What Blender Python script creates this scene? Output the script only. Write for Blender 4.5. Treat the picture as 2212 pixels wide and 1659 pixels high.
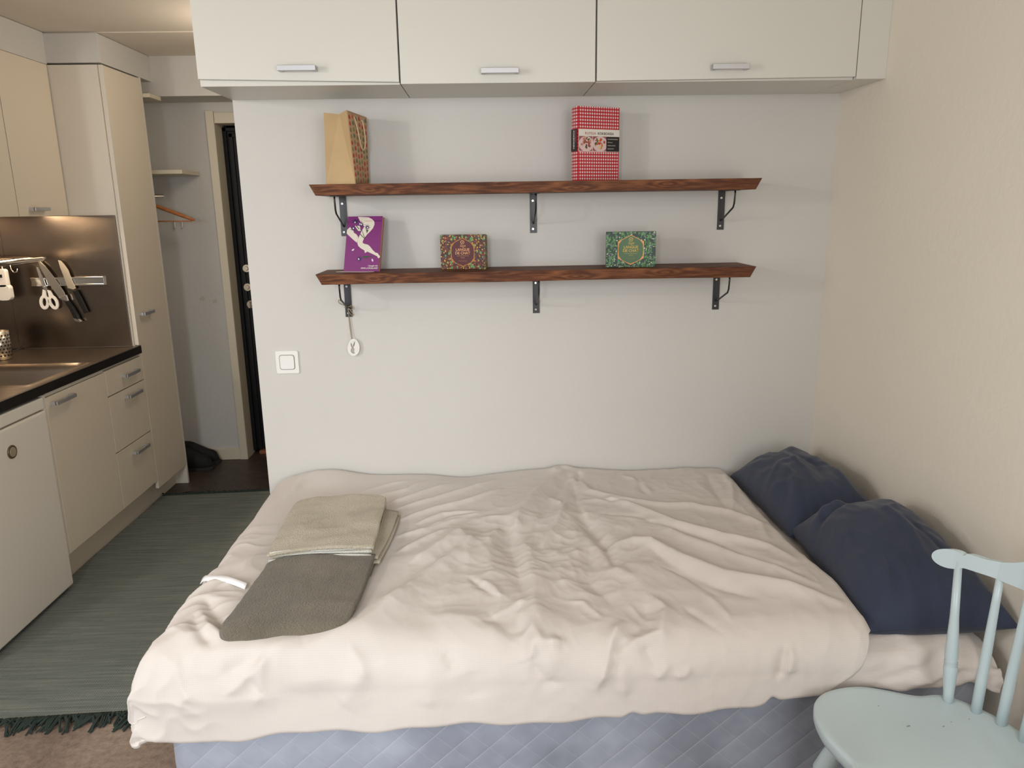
import bpy, bmesh, math, random
import numpy as np
from mathutils import Vector, Matrix, noise
from mathutils.geometry import tessellate_polygon
for o in list(bpy.data.objects): bpy.data.objects.remove(o, do_unlink=True)
SC = bpy.context.scene
COL = SC.collection
R = math.radians

# ------------------------------------------------------------ camera
FPX = 1613.83
yaw, pitch, roll = R(1.8228), R(13.3283), R(0.9018)
cam_pos = Vector((0, -2.7868, 1.5683))
r_ = Vector((math.cos(yaw), -math.sin(yaw), 0)); f0 = Vector((math.sin(yaw), math.cos(yaw), 0)); u0 = Vector((0, 0, 1))
fw = f0*math.cos(pitch) - u0*math.sin(pitch); up = f0*math.sin(pitch) + u0*math.cos(pitch)
cx_ = r_*math.cos(roll) - up*math.sin(roll); cy_ = r_*math.sin(roll) + up*math.cos(roll)
cd = bpy.data.cameras.new('camera'); cam = bpy.data.objects.new('camera', cd); COL.objects.link(cam)
cd.sensor_width = 36; cd.lens = FPX/2212*36; cd.clip_start = 0.02
m = Matrix.Identity(4)
for i in range(3):
    m[i][0] = cx_[i]; m[i][1] = cy_[i]; m[i][2] = -fw[i]; m[i][3] = cam_pos[i]
cam.matrix_world = m
SC.camera = cam
# ------------------------------------------------------------ view, world, daylight
SC.view_settings.view_transform = 'Standard'; SC.view_settings.look = 'None'
SC.view_settings.gamma = 1; SC.view_settings.use_curve_mapping = False
SC.view_settings.exposure = -0.15
W_ = bpy.data.worlds.new('world'); SC.world = W_; W_.use_nodes = True
W_.node_tree.nodes['Background'].inputs[0].default_value = (0.75, 0.87, 1.0, 1)
W_.node_tree.nodes['Background'].inputs[1].default_value = 1.0

def area(name, loc, target, sx, sy, power, color, spread=180):
    l = bpy.data.lights.new(name, 'AREA'); l.shape = 'RECTANGLE'; l.size = sx; l.size_y = sy
    l.energy = power; l.color = color; l.spread = R(spread)
    o = bpy.data.objects.new(name, l); COL.objects.link(o); o.location = loc
    d = (Vector(target) - Vector(loc)).normalized()
    o.rotation_euler = d.to_track_quat('-Z', 'Y').to_euler()
    return o
# daylight through the balcony door behind the camera, the windows beside it and in the left wall
area('daylight_balcony_door', (-0.87, -5.0, 2.15), (-0.6, -1.2, 0.4), 0.74, 1.3, 96, (0.88, 0.94, 1.0))
area('daylight_right_window', (0.68, -3.34, 1.5), (-1.2, 0.1, 0.9), 0.95, 1.15, 25, (0.98, 0.96, 0.95))
area('daylight_side_window', (-2.43, -2.15, 1.6), (0.5, -0.9, 1.3), 1.2, 1.15, 24, (1.0, 0.96, 0.92))
area('bright_sky_gap', (-2.43, -2.12, 2.10), (0.9, -0.1, 1.5), 0.14, 0.14, 11, (1.0, 0.96, 0.92))
# unseen warm fill light, added to brighten hall and kitchen, behind the overhead cabinets
_l = bpy.data.lights.new('hall_fill_light', 'POINT'); _l.energy = 8.5; _l.color = (1.0, 0.88, 0.74); _l.shadow_soft_size = 0.12
_o = bpy.data.objects.new('hall_fill_light', _l); COL.objects.link(_o); _o.location = (-0.98, 0.85, 2.18)
# ------------------------------------------------------------ materials
def lin(c):
    c = [v/255 for v in c]
    return tuple((v/12.92 if v <= 0.04045 else ((v+0.055)/1.055)**2.4) for v in c) + (1,)
MC = {}
def mat(name, rgb, rough=0.5, metal=0.0, spec=0.5, noise_amt=0.0, noise_scale=5.0, bump=0.0, bump_scale=60.0, coords='Object', stretch=(1, 1, 1), coat=0.0, rgb2=None, sheen=0.0, emit=None):
    if name in MC: return MC[name]
    mt = bpy.data.materials.new(name); mt.use_nodes = True
    nt = mt.node_tree; b = nt.nodes['Principled BSDF']
    c = lin(rgb)
    b.inputs['Base Color'].default_value = c; b.inputs['Roughness'].default_value = rough
    b.inputs['Metallic'].default_value = metal; b.inputs['Specular IOR Level'].default_value = spec
    b.inputs['Coat Weight'].default_value = coat; b.inputs['Sheen Weight'].default_value = sheen
    tc = nt.nodes.new('ShaderNodeTexCoord'); mp = nt.nodes.new('ShaderNodeMapping')
    mp.inputs['Scale'].default_value = stretch
    nt.links.new(tc.outputs[coords], mp.inputs['Vector'])
    if noise_amt > 0 or rgb2:
        n = nt.nodes.new('ShaderNodeTexNoise'); n.inputs['Scale'].default_value = noise_scale; n.inputs['Detail'].default_value = 6
        nt.links.new(mp.outputs[0], n.inputs['Vector'])
        cr = nt.nodes.new('ShaderNodeValToRGB')
        cr.color_ramp.elements[0].position = 0.3; cr.color_ramp.elements[1].position = 0.7
        c2 = lin(rgb2) if rgb2 else tuple(min(1, v*(1+noise_amt)) for v in c[:3])+(1,)
        cr.color_ramp.elements[0].color = tuple(v*(1-noise_amt) for v in c[:3])+(1,); cr.color_ramp.elements[1].color = c2
        nt.links.new(n.outputs['Fac'], cr.inputs[0]); nt.links.new(cr.outputs[0], b.inputs['Base Color'])
    if bump > 0:
        n2 = nt.nodes.new('ShaderNodeTexNoise'); n2.inputs['Scale'].default_value = bump_scale; n2.inputs['Detail'].default_value = 4
        nt.links.new(mp.outputs[0], n2.inputs['Vector'])
        bp_ = nt.nodes.new('ShaderNodeBump'); bp_.inputs['Strength'].default_value = bump; bp_.inputs['Distance'].default_value = 0.01
        nt.links.new(n2.outputs['Fac'], bp_.inputs['Height']); nt.links.new(bp_.outputs[0], b.inputs['Normal'])
    if emit:
        b.inputs['Emission Color'].default_value = lin(emit[0]); b.inputs['Emission Strength'].default_value = emit[1]
    MC[name] = mt
    return mt
def N(mt, t, **kw):
    n = mt.node_tree.nodes.new(t)
    for k, v in kw.items(): setattr(n, k, v)
    return n
def L(mt, a, b): mt.node_tree.links.new(a, b)
def math_node(mt, op, a, b=None):
    n = N(mt, 'ShaderNodeMath', operation=op)
    for i, v in enumerate((a, b)):
        if v is None: continue
        if isinstance(v, (int, float)): n.inputs[i].default_value = v
        else: L(mt, v, n.inputs[i])
    return n.outputs[0]

M_wall = mat('painted_wall', (206, 203, 197), 0.75, bump=0.12, bump_scale=40, noise_amt=0.015, noise_scale=2)
M_wallr = mat('painted_side_wall', (228, 220, 206), 0.75, bump=0.12, bump_scale=40, noise_amt=0.015, noise_scale=2)
M_ceil = mat('ceiling_paint', (220, 210, 195), 0.8, bump=0.05, bump_scale=60)
M_trim = mat('trim_paint', (216, 206, 184), 0.45)
M_cream = mat('cream_cabinet_lacquer', (224, 212, 192), 0.42, bump=0.04, bump_scale=120)
M_creamedge = mat('white_cabinet_edge', (222, 214, 200), 0.4)
M_whitecab = mat('white_cabinet_board', (212, 210, 201), 0.4)
M_handle = mat('grey_handle_metal', (196, 196, 198), 0.4, metal=0.7)
M_chrome = mat('chrome', (225, 222, 215), 0.15, metal=1)
M_blackmetal = mat('black_bracket_metal', (22, 20, 22), 0.38, spec=0.6)
M_dark = mat('dark_gap', (18, 15, 14), 0.8)
M_door = mat('black_door_paint', (10, 10, 12), 0.5, spec=0.3)
M_doorbrass = mat('lock_metal', (190, 178, 160), 0.25, metal=0.9)
M_steel = mat('brushed_steel', (150, 138, 124), 0.3, metal=0.95, bump=0.03, bump_scale=200, stretch=(1, 8, 1), noise_amt=0.12, noise_scale=6)
M_splash = mat('dark_splash_steel', (128, 116, 104), 0.26, metal=1, noise_amt=0.2, noise_scale=3)
M_worktop_edge = mat('black_worktop_edge', (26, 22, 20), 0.4)
M_fridge = mat('fridge_enamel', (236, 229, 216), 0.35)
M_plastic = mat('white_plastic', (236, 234, 230), 0.3)
M_hangerwood = mat('hanger_wood', (188, 120, 72), 0.45, noise_amt=0.2, noise_scale=20, stretch=(1, 1, 8))
M_threshold = mat('threshold_wood', (150, 96, 60), 0.5)
M_shoe = mat('black_shoe', (15, 15, 16), 0.75, bump=0.3, bump_scale=80)
M_egg = mat('white_ceramic', (232, 228, 222), 0.4)
M_string = mat('jute_string', (150, 132, 108), 0.9)
M_kraft = mat('kraft_paper', (188, 160, 118), 0.75, noise_amt=0.06, noise_scale=12, bump=0.05, bump_scale=40)
M_cord = mat('cream_cord', (220, 200, 160), 0.8)
M_chair = mat('pale_blue_paint', (190, 205, 208), 0.32, noise_amt=0.03, noise_scale=5, spec=0.55, bump=0.04, bump_scale=30)
M_white = mat('print_white', (224, 218, 208), 0.5)
M_knife = mat('knife_steel', (190, 184, 172), 0.28, metal=0.9)
M_knifehandle = mat('black_handle', (18, 17, 17), 0.4)

# floor: mottled brown grey linoleum
M_floor = mat('linoleum', (138, 120, 108), 0.5, rgb2=(162, 144, 130), noise_scale=3.5, bump=0.04, bump_scale=90)
mt = M_floor
nn = N(mt, 'ShaderNodeTexNoise'); nn.inputs['Scale'].default_value = 45; nn.inputs['Detail'].default_value = 8; nn.inputs['Roughness'].default_value = 0.75
tc = N(mt, 'ShaderNodeTexCoord'); L(mt, tc.outputs['Object'], nn.inputs['Vector'])
cr = N(mt, 'ShaderNodeValToRGB'); cr.color_ramp.elements[0].position = .35; cr.color_ramp.elements[1].position = .65
cr.color_ramp.elements[0].color = (.55, .53, .52, 1); cr.color_ramp.elements[1].color = (1.05, 1.03, 1.0, 1); L(mt, nn.outputs['Fac'], cr.inputs[0])
mx = N(mt, 'ShaderNodeMix', data_type='RGBA', blend_type='MULTIPLY'); mx.inputs[0].default_value = 1
b = mt.node_tree.nodes['Principled BSDF']; src = b.inputs['Base Color'].links[0].from_socket
L(mt, src, mx.inputs[6]); L(mt, cr.outputs[0], mx.inputs[7]); L(mt, mx.outputs[2], b.inputs['Base Color'])
M_hallfloor = mat('dark_hall_linoleum', (70, 58, 50), 0.45, noise_amt=0.3, noise_scale=18)

# stained wood for the shelves, grain along x
def wood():
    mt = mat('dark_stained_pine', (96, 54, 30), 0.55, spec=0.2)
    b = mt.node_tree.nodes['Principled BSDF']
    tc = N(mt, 'ShaderNodeTexCoord'); mp = N(mt, 'ShaderNodeMapping'); mp.inputs['Scale'].default_value = (1.0, 7, 13)
    L(mt, tc.outputs['Object'], mp.inputs[0])
    n1 = N(mt, 'ShaderNodeTexNoise'); n1.inputs['Scale'].default_value = 2.2; n1.inputs['Detail'].default_value = 3; L(mt, mp.outputs[0], n1.inputs['Vector'])
    sp = N(mt, 'ShaderNodeSeparateXYZ'); L(mt, tc.outputs['Object'], sp.inputs[0])
    ph = math_node(mt, 'MULTIPLY', n1.outputs['Fac'], 30.0)
    for (kx, kz, am) in ((-.564, .016, 9), (.44, .022, 8), (-.735, .018, 6), (.13, .012, 7), (-.12, .03, 5)):
        dx = math_node(mt, 'MULTIPLY', math_node(mt, 'SUBTRACT', sp.outputs[0], kx), 16); dz = math_node(mt, 'MULTIPLY', math_node(mt, 'SUBTRACT', sp.outputs[2], kz), 60)
        r2 = math_node(mt, 'SQRT', math_node(mt, 'ADD', math_node(mt, 'MULTIPLY', dx, dx), math_node(mt, 'MULTIPLY', dz, dz)))
        ph = math_node(mt, 'ADD', ph, math_node(mt, 'MULTIPLY', math_node(mt, 'POWER', 2.7183, math_node(mt, 'MULTIPLY', r2, -1.0)), am*2.2))
    s = math_node(mt, 'SINE', ph)
    s2 = math_node(mt, 'MULTIPLY_ADD', s, 0.5); s2.node.inputs[2].default_value = 0.5
    mp2 = N(mt, 'ShaderNodeMapping'); mp2.inputs['Scale'].default_value = (5, 30, 60); L(mt, tc.outputs['Object'], mp2.inputs[0])
    n2 = N(mt, 'ShaderNodeTexNoise'); n2.inputs['Scale'].default_value = 2.5; n2.inputs['Detail'].default_value = 8; n2.inputs['Roughness'].default_value = .7; L(mt, mp2.outputs[0], n2.inputs['Vector'])
    n3 = N(mt, 'ShaderNodeTexNoise'); n3.inputs['Scale'].default_value = 4; L(mt, tc.outputs['Object'], n3.inputs['Vector'])
    ad = math_node(mt, 'ADD', math_node(mt, 'ADD', math_node(mt, 'MULTIPLY', s2, .15), math_node(mt, 'MULTIPLY', n2.outputs['Fac'], .78)), math_node(mt, 'MULTIPLY', n3.outputs['Fac'], .25))
    cr = N(mt, 'ShaderNodeValToRGB'); L(mt, ad, cr.inputs[0])
    e = cr.color_ramp.elements; e[0].position = .32; e[0].color = lin((50, 27, 18)); e[1].position = .82; e[1].color = lin((138, 88, 54))
    x = cr.color_ramp.elements.new(.56); x.color = lin((92, 54, 34))
    L(mt, cr.outputs[0], b.inputs['Base Color'])
    return mt
M_wood = wood()

def cloth_check(name, c_base, c_line, cell=0.0045, amt=0.25, sheen=0.1):
    # fine woven check
    mt = mat(name, c_base, 0.85, sheen=sheen, spec=0.2)
    b = mt.node_tree.nodes['Principled BSDF']
    uv = N(mt, 'ShaderNodeUVMap'); uv.uv_map = 'cloth'
    sp = N(mt, 'ShaderNodeSeparateXYZ'); L(mt, uv.outputs[0], sp.inputs[0])
    ws = []
    for ax in (0, 1):
        f = math_node(mt, 'FRACT', math_node(mt, 'MULTIPLY', sp.outputs[ax], 1/cell))
        ws.append(math_node(mt, 'LESS_THAN', f, 0.22))
    mxx = math_node(mt, 'MAXIMUM', ws[0], ws[1])
    mul = math_node(mt, 'MULTIPLY', mxx, amt)
    mx = N(mt, 'ShaderNodeMix', data_type='RGBA'); L(mt, mul, mx.inputs[0]); mx.inputs[6].default_value = lin(c_base); mx.inputs[7].default_value = lin(c_line)
    L(mt, mx.outputs[2], b.inputs['Base Color'])
    bp_ = N(mt, 'ShaderNodeBump'); bp_.inputs['Strength'].default_value = .15; bp_.inputs['Distance'].default_value = .001; bp_.invert = True
    L(mt, mxx, bp_.inputs['Height'])
    # soft crumple in the cotton
    n = N(mt, 'ShaderNodeTexNoise'); n.noise_type = 'RIDGED_MULTIFRACTAL'; n.inputs['Scale'].default_value = 7; n.inputs['Detail'].default_value = 4; n.inputs['Distortion'].default_value = 1.0
    tc = N(mt, 'ShaderNodeTexCoord'); L(mt, tc.outputs['Object'], n.inputs['Vector'])
    b2 = N(mt, 'ShaderNodeBump'); b2.inputs['Strength'].default_value = .5; b2.inputs['Distance'].default_value = .004
    L(mt, n.outputs['Fac'], b2.inputs['Height']); L(mt, bp_.outputs[0], b2.inputs['Normal']); L(mt, b2.outputs[0], b.inputs['Normal'])
    return mt
M_duvet = cloth_check('cream_checked_cotton', (214, 206, 199), (160, 150, 138), amt=.13)
M_sheet = mat('cream_sheet_cotton', (222, 214, 208), 0.85, sheen=0.1, bump=0.5, bump_scale=9, stretch=(1, 2, 2.5))
M_navy = mat('navy_pillowcase', (44, 52, 73), 0.8, sheen=0.15, bump=0.3, bump_scale=14, noise_amt=.06, noise_scale=6)
M_towelbeige = mat('beige_terry', (196, 185, 162), 0.95, sheen=0.3, bump=0.8, bump_scale=260, noise_amt=.07, noise_scale=9)
M_towelgrey = mat('olive_grey_terry', (112, 104, 88), 0.95, sheen=0.25, bump=0.8, bump_scale=220, noise_amt=.18, noise_scale=10)

def quilt():
    mt = mat('blue_grey_quilted_ticking', (150, 156, 168), 0.7, sheen=.2)
    b = mt.node_tree.nodes['Principled BSDF']
    tc = N(mt, 'ShaderNodeTexCoord'); sp = N(mt, 'ShaderNodeSeparateXYZ'); L(mt, tc.outputs['Object'], sp.inputs[0])
    lines = []
    for sgn in (1, -1):
        a = math_node(mt, 'ADD', math_node(mt, 'MULTIPLY', sp.outputs[0], 11.4), math_node(mt, 'MULTIPLY', sp.outputs[2], -12.8*sgn))
        f = math_node(mt, 'FRACT', a)
        d = math_node(mt, 'ABSOLUTE', math_node(mt, 'SUBTRACT', f, .5))
        lines.append(math_node(mt, 'GREATER_THAN', d, .487)); lines.append(math_node(mt, 'POWER', math_node(mt, 'MULTIPLY', d, 2.0), 5.0))
    ln = math_node(mt, 'MAXIMUM', math_node(mt, 'MULTIPLY', lines[0], 1.0), math_node(mt, 'MULTIPLY', lines[2], .35))
    h = math_node(mt, 'MAXIMUM', lines[1], math_node(mt, 'MULTIPLY', lines[3], .4))
    n = N(mt, 'ShaderNodeTexNoise'); n.inputs['Scale'].default_value = 5; n.inputs['Detail'].default_value = 3
    L(mt, tc.outputs['Object'], n.inputs['Vector'])
    mx = N(mt, 'ShaderNodeMix', data_type='RGBA'); L(mt, math_node(mt, 'MULTIPLY', ln, .35), mx.inputs[0])
    cr = N(mt, 'ShaderNodeValToRGB'); cr.color_ramp.elements[0].color = lin((132, 137, 150)); cr.color_ramp.elements[1].color = lin((166, 172, 186)); cr.color_ramp.elements[0].position = .35; cr.color_ramp.elements[1].position = .65
    L(mt, n.outputs['Fac'], cr.inputs[0]); L(mt, cr.outputs[0], mx.inputs[6]); mx.inputs[7].default_value = lin((214, 218, 226))
    L(mt, mx.outputs[2], b.inputs['Base Color'])
    bp_ = N(mt, 'ShaderNodeBump'); bp_.inputs['Strength'].default_value = .3; bp_.inputs['Distance'].default_value = .004; bp_.invert = True
    L(mt, h, bp_.inputs['Height']); L(mt, bp_.outputs[0], b.inputs['Normal'])
    return mt
M_quilt = quilt()

def rug_mat():
    mt = mat('grey_green_rag_weave', (92, 104, 98), 0.95)
    b = mt.node_tree.nodes['Principled BSDF']
    tc = N(mt, 'ShaderNodeTexCoord')
    mp = N(mt, 'ShaderNodeMapping'); mp.inputs['Scale'].default_value = (2.2, 55, 1); L(mt, tc.outputs['Object'], mp.inputs[0])
    n = N(mt, 'ShaderNodeTexNoise'); n.inputs['Scale'].default_value = 1.6; n.inputs['Detail'].default_value = 6; n.inputs['Roughness'].default_value = .65; L(mt, mp.outputs[0], n.inputs['Vector'])
    cr = N(mt, 'ShaderNodeValToRGB'); L(mt, n.outputs['Fac'], cr.inputs[0])
    e = cr.color_ramp.elements; e[0].position = .25; e[0].color = lin((92, 100, 97)); e[1].position = .8; e[1].color = lin((152, 154, 144))
    x = e.new(.5); x.color = lin((120, 126, 119))
    sp = N(mt, 'ShaderNodeSeparateXYZ'); L(mt, tc.outputs['Object'], sp.inputs[0])
    wv = math_node(mt, 'SINE', math_node(mt, 'MULTIPLY', sp.outputs[0], 2*math.pi/.008))
    wv2 = math_node(mt, 'SINE', math_node(mt, 'MULTIPLY', sp.outputs[1], 2*math.pi/.010))
    hh = math_node(mt, 'ADD', math_node(mt, 'MULTIPLY', wv, .7), math_node(mt, 'MULTIPLY', wv2, .5))
    mul = math_node(mt, 'MULTIPLY_ADD', wv, .12); mul.node.inputs[2].default_value = .9
    mx = N(mt, 'ShaderNodeVectorMath', operation='SCALE'); L(mt, cr.outputs[0], mx.inputs[0]); L(mt, mul, mx.inputs['Scale'])
    L(mt, mx.outputs[0], b.inputs['Base Color'])
    bp_ = N(mt, 'ShaderNodeBump'); bp_.inputs['Strength'].default_value = .35; bp_.inputs['Distance'].default_value = .002
    L(mt, hh, bp_.inputs['Height']); L(mt, bp_.outputs[0], b.inputs['Normal'])
    return mt
M_rug = rug_mat()
M_fringe = mat('dark_green_yarn', (44, 56, 50), 0.95)

# ------------------------------------------------------------ mesh helpers
class G:
    def __init__(s): s.v = []; s.f = []; s.sm = []
    def add(s, vs, fs, smooth=False):
        o = len(s.v); s.v += [tuple(map(float, q)) for q in vs]; s.f += [tuple(i+o for i in f) for f in fs]; s.sm += [smooth]*len(fs); return s
    def box(s, x0, x1, y0, y1, z0, z1):
        v = [(x, y, z) for x in (x0, x1) for y in (y0, y1) for z in (z0, z1)]
        return s.add(v, [(0, 1, 3, 2), (4, 6, 7, 5), (0, 4, 5, 1), (2, 3, 7, 6), (0, 2, 6, 4), (1, 5, 7, 3)])
    def quadpts(s, pts, closed=False): return s.add(pts, [tuple(range(len(pts)))])
    def tube(s, pts, r, n=10, cap=True, closed=False):
        pts = [Vector(p) for p in pts]; k = len(pts)
        rs = r if isinstance(r, (list, tuple)) else [r]*k
        vs = []; ref = None
        for i, p in enumerate(pts):
            if closed: d = pts[(i+1) % k] - pts[i-1]
            else: d = pts[min(i+1, k-1)] - pts[max(i-1, 0)]
            if d.length < 1e-9: d = Vector((0, 0, 1))
            d.normalize()
            if ref is None:
                a = Vector((0, 0, 1)) if abs(d.z) < .9 else Vector((1, 0, 0)); ref = d.cross(a).normalized()
            ref = (ref - d*ref.dot(d)).normalized(); c = d.cross(ref)
            for j in range(n):
                t = 2*math.pi*j/n; vs.append(p + (ref*math.cos(t) + c*math.sin(t))*rs[i])
        fs = []
        for i in range(k if closed else k-1):
            for j in range(n):
                a = i*n+j; b = i*n+(j+1) % n; i2 = (i+1) % k
                fs.append((a, b, i2*n+(j+1) % n, i2*n+j))
        s.add(vs, fs, True)
        if cap and not closed:
            o = len(s.v) - len(vs)
            s.f.append(tuple(o+j for j in range(n))[::-1]); s.f.append(tuple(o+(k-1)*n+j for j in range(n))); s.sm += [False, False]
        return s
    def cyl(s, p, q, r0, r1=None, n=20):
        return s.tube([p, q], [r0, r1 if r1 is not None else r0], n)
    def prism(s, poly, z0, z1, fn, holes=()):
        # polygon (u,v), extruded in w; fn(u,v,w)->xyz
        rings = [list(poly)] + [list(h) for h in holes]
        flat = [q for rg in rings for q in rg]; nn = len(flat)
        tris = tessellate_polygon([[Vector((q[0], q[1], 0)) for q in rg] for rg in rings])
        vs = [fn(u, v, z1) for u, v in flat] + [fn(u, v, z0) for u, v in flat]
        fs = []
        for t in tris:
            a, b, c = [flat[i] for i in t]
            ar = (b[0]-a[0])*(c[1]-a[1])-(c[0]-a[0])*(b[1]-a[1])
            if abs(ar) < 1e-14: continue
            if ar < 0: t = t[::-1]
            fs.append(tuple(t)); fs.append(tuple(i+nn for i in t[::-1]))
        o = 0
        for rg in rings:
            k = len(rg)
            for i in range(k):
                a, b = o+i, o+(i+1) % k; fs.append((a, a+nn, b+nn, b))
            o += k
        return s.add(vs, fs)
    def grid(s, P, closed_u=False, smooth=True, flip=False):
        nu, nv = P.shape[:2]; fs = []
        for i in range(nu if closed_u else nu-1):
            i2 = (i+1) % nu
            for j in range(nv-1):
                q = (i*nv+j, i2*nv+j, i2*nv+j+1, i*nv+j+1)
                fs.append(q[::-1] if flip else q)
        return s.add(P.reshape(-1, 3).tolist(), fs, smooth)
    def xf(s, M):
        s.v = [tuple(M @ Vector(q)) for q in s.v]; return s
    def shift(s, d):
        s.v = [(a+d[0], b+d[1], c+d[2]) for a, b, c in s.v]; return s
def obj(name, g, mt, parent=None, bevel=0, label=None, loc=None, uv=None, seg=2, fixn=True):
    me = bpy.data.meshes.new(name); me.from_pydata(g.v, [], g.f); me.update()
    for p, q in zip(me.polygons, g.sm): p.use_smooth = q
    if fixn:
        bm = bmesh.new(); bm.from_mesh(me); bmesh.ops.recalc_face_normals(bm, faces=bm.faces); bm.to_mesh(me); bm.free()
    for x in (mt if isinstance(mt, (list, tuple)) else [mt]): me.materials.append(x)
    if uv is not None:
        ul = me.uv_layers.new(name='cloth')
        for lp in me.loops: ul.data[lp.index].uv = uv[lp.vertex_index]
    o = bpy.data.objects.new(name, me); COL.objects.link(o)
    if parent: o.parent = parent
    if loc: o.location = loc
    if bevel:
        b = o.modifiers.new('bevel', 'BEVEL'); b.width = bevel; b.segments = seg; b.limit_method = 'ANGLE'; b.angle_limit = R(40)
    if label: o['label'] = label
    return o
def thing(name, label, cat, loc=(0, 0, 0), rz=0, group=None, rot=None):
    o = bpy.data.objects.new(name, None); COL.objects.link(o); o.location = loc
    o.rotation_euler = rot if rot else (0, 0, rz); o.empty_display_size = .05
    o['label'] = label; o['category'] = cat
    if group: o['group'] = group
    return o
def tag(o, label, cat, group=None):
    o['label'] = label; o['category'] = cat
    if group: o['group'] = group
    return o
def struct(name, g, mt, bevel=0, label=None, parent=None):
    o = obj(name, g, mt, parent, bevel); o['kind'] = 'structure'
    if label: o['label'] = label
    return o
def text(name, s, size, mt, parent, M, bold=0.0, shear=0.0, align='CENTER', spacing=1.0, label=None):
    cu = bpy.data.curves.new('t', 'FONT'); cu.body = s; cu.size = size; cu.align_x = align; cu.offset = bold; cu.shear = shear; cu.space_character = spacing
    o = bpy.data.objects.new('t', cu); COL.objects.link(o)
    bpy.context.view_layer.update()
    me = bpy.data.meshes.new_from_object(o.evaluated_get(bpy.context.evaluated_depsgraph_get()))
    bpy.data.objects.remove(o, do_unlink=True)
    me.transform(M); me.materials.clear(); me.materials.append(mt); me.name = name
    p = bpy.data.objects.new(name, me); COL.objects.link(p); p.parent = parent
    if label: p['label'] = label
    return p
def ell(cx, cy, rx, ry, n=24, rot=0):
    return [(cx+rx*math.cos(t)*math.cos(rot)-ry*math.sin(t)*math.sin(rot), cy+rx*math.cos(t)*math.sin(rot)+ry*math.sin(t)*math.cos(rot)) for t in [2*math.pi*i/n for i in range(n)]]
def rrect(x0, x1, y0, y1, r, n=5):
    out = []
    for (cx, cy, a) in ((x1-r, y1-r, 0), (x0+r, y1-r, 90), (x0+r, y0+r, 180), (x1-r, y0+r, 270)):
        for i in range(n+1):
            t = R(a+90*i/n); out.append((cx+r*math.cos(t), cy+r*math.sin(t)))
    return out
def perlin(x, y, seed=0):
    rng = np.random.RandomState(seed); pt = rng.permutation(256); pt = np.concatenate([pt, pt]); an = rng.rand(256)*2*np.pi
    xi = np.floor(x).astype(int); yi = np.floor(y).astype(int); xf = x-xi; yf = y-yi
    u = xf**3*(xf*(xf*6-15)+10); v = yf**3*(yf*(yf*6-15)+10)
    def g(ix, iy, dx, dy):
        h = pt[(pt[ix & 255]+iy) & 255]; return np.cos(an[h])*dx+np.sin(an[h])*dy
    a = g(xi, yi, xf, yf); b = g(xi+1, yi, xf-1, yf); c = g(xi, yi+1, xf, yf-1); d = g(xi+1, yi+1, xf-1, yf-1)
    return (a+(b-a)*u)+((c+(d-c)*u)-(a+(b-a)*u))*v
def ridged(x, y, seed, octv=3):
    s = 0; a = 1
    for k in range(octv):
        n = perlin(x*2**k, y*2**k, seed+k); s = s + a*(1-np.minimum(1, np.abs(n)*2.6))**2; a *= .5
    return s
def gs(d, w): return np.exp(-(d/w)**2)
def seg_dist(X, Y, pts):
    best = np.full(X.shape, 1e9); par = np.zeros(X.shape); L_ = [math.dist(pts[i], pts[i+1]) for i in range(len(pts)-1)]; T = sum(L_); acc = 0
    for i in range(len(pts)-1):
        ax, ay = pts[i]; bx, by = pts[i+1]; dx, dy = bx-ax, by-ay; q = dx*dx+dy*dy+1e-12
        t = np.clip(((X-ax)*dx+(Y-ay)*dy)/q, 0, 1); d = np.hypot(X-ax-t*dx, Y-ay-t*dy)
        m_ = d < best; best = np.where(m_, d, best); par = np.where(m_, (acc+t*L_[i])/T, par); acc += L_[i]
    return best, par
# ============================================================ ROOM
XL, XR, XK = -0.868, 1.273, -1.8
YF = 1.897
struct('floor', G().box(-2.55, 1.45, -3.3, 1.30, -.1, 0), M_floor)
struct('floor_hall', G().box(-2.55, 1.45, 1.30, 2.3, -.1, 0), M_hallfloor)
struct('ceiling', G().box(-2.55, 1.45, -3.3, 1.085, 2.4, 2.5), M_ceil)
struct('ceiling_hall', G().box(-2.55, 1.45, 1.085, 2.3, 2.396, 2.5), M_ceil)
struct('wall_bed', G().box(XL, 1.45, 0, .10, 0, 2.4), M_wall, label='white wall behind the bed carrying the shelves')
struct('wall_right', G().box(XR, 1.45, -3.3, 0, 0, 2.4), M_wallr)
# left wall with a window beside the kitchen run
struct('wall_left', G().box(-2.55, -2.4, -1.45, 2.3, 0, 2.4).box(-2.55, -2.4, -3.3, -2.85, 0, 2.4).box(-2.55, -2.4, -2.85, -1.45, 0, .95).box(-2.55, -2.4, -2.85, -1.45, 2.25, 2.4), M_wall)
def frame(name, g): return struct(name, g, M_trim, bevel=.004)
f = frame('window_1', G().box(-2.44, -2.40, -2.85, -2.80, .95, 2.25).box(-2.44, -2.40, -1.50, -1.45, .95, 2.25).box(-2.44, -2.40, -2.8, -1.5, .95, 1.0).box(-2.44, -2.40, -2.8, -1.5, 2.2, 2.25))
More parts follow.
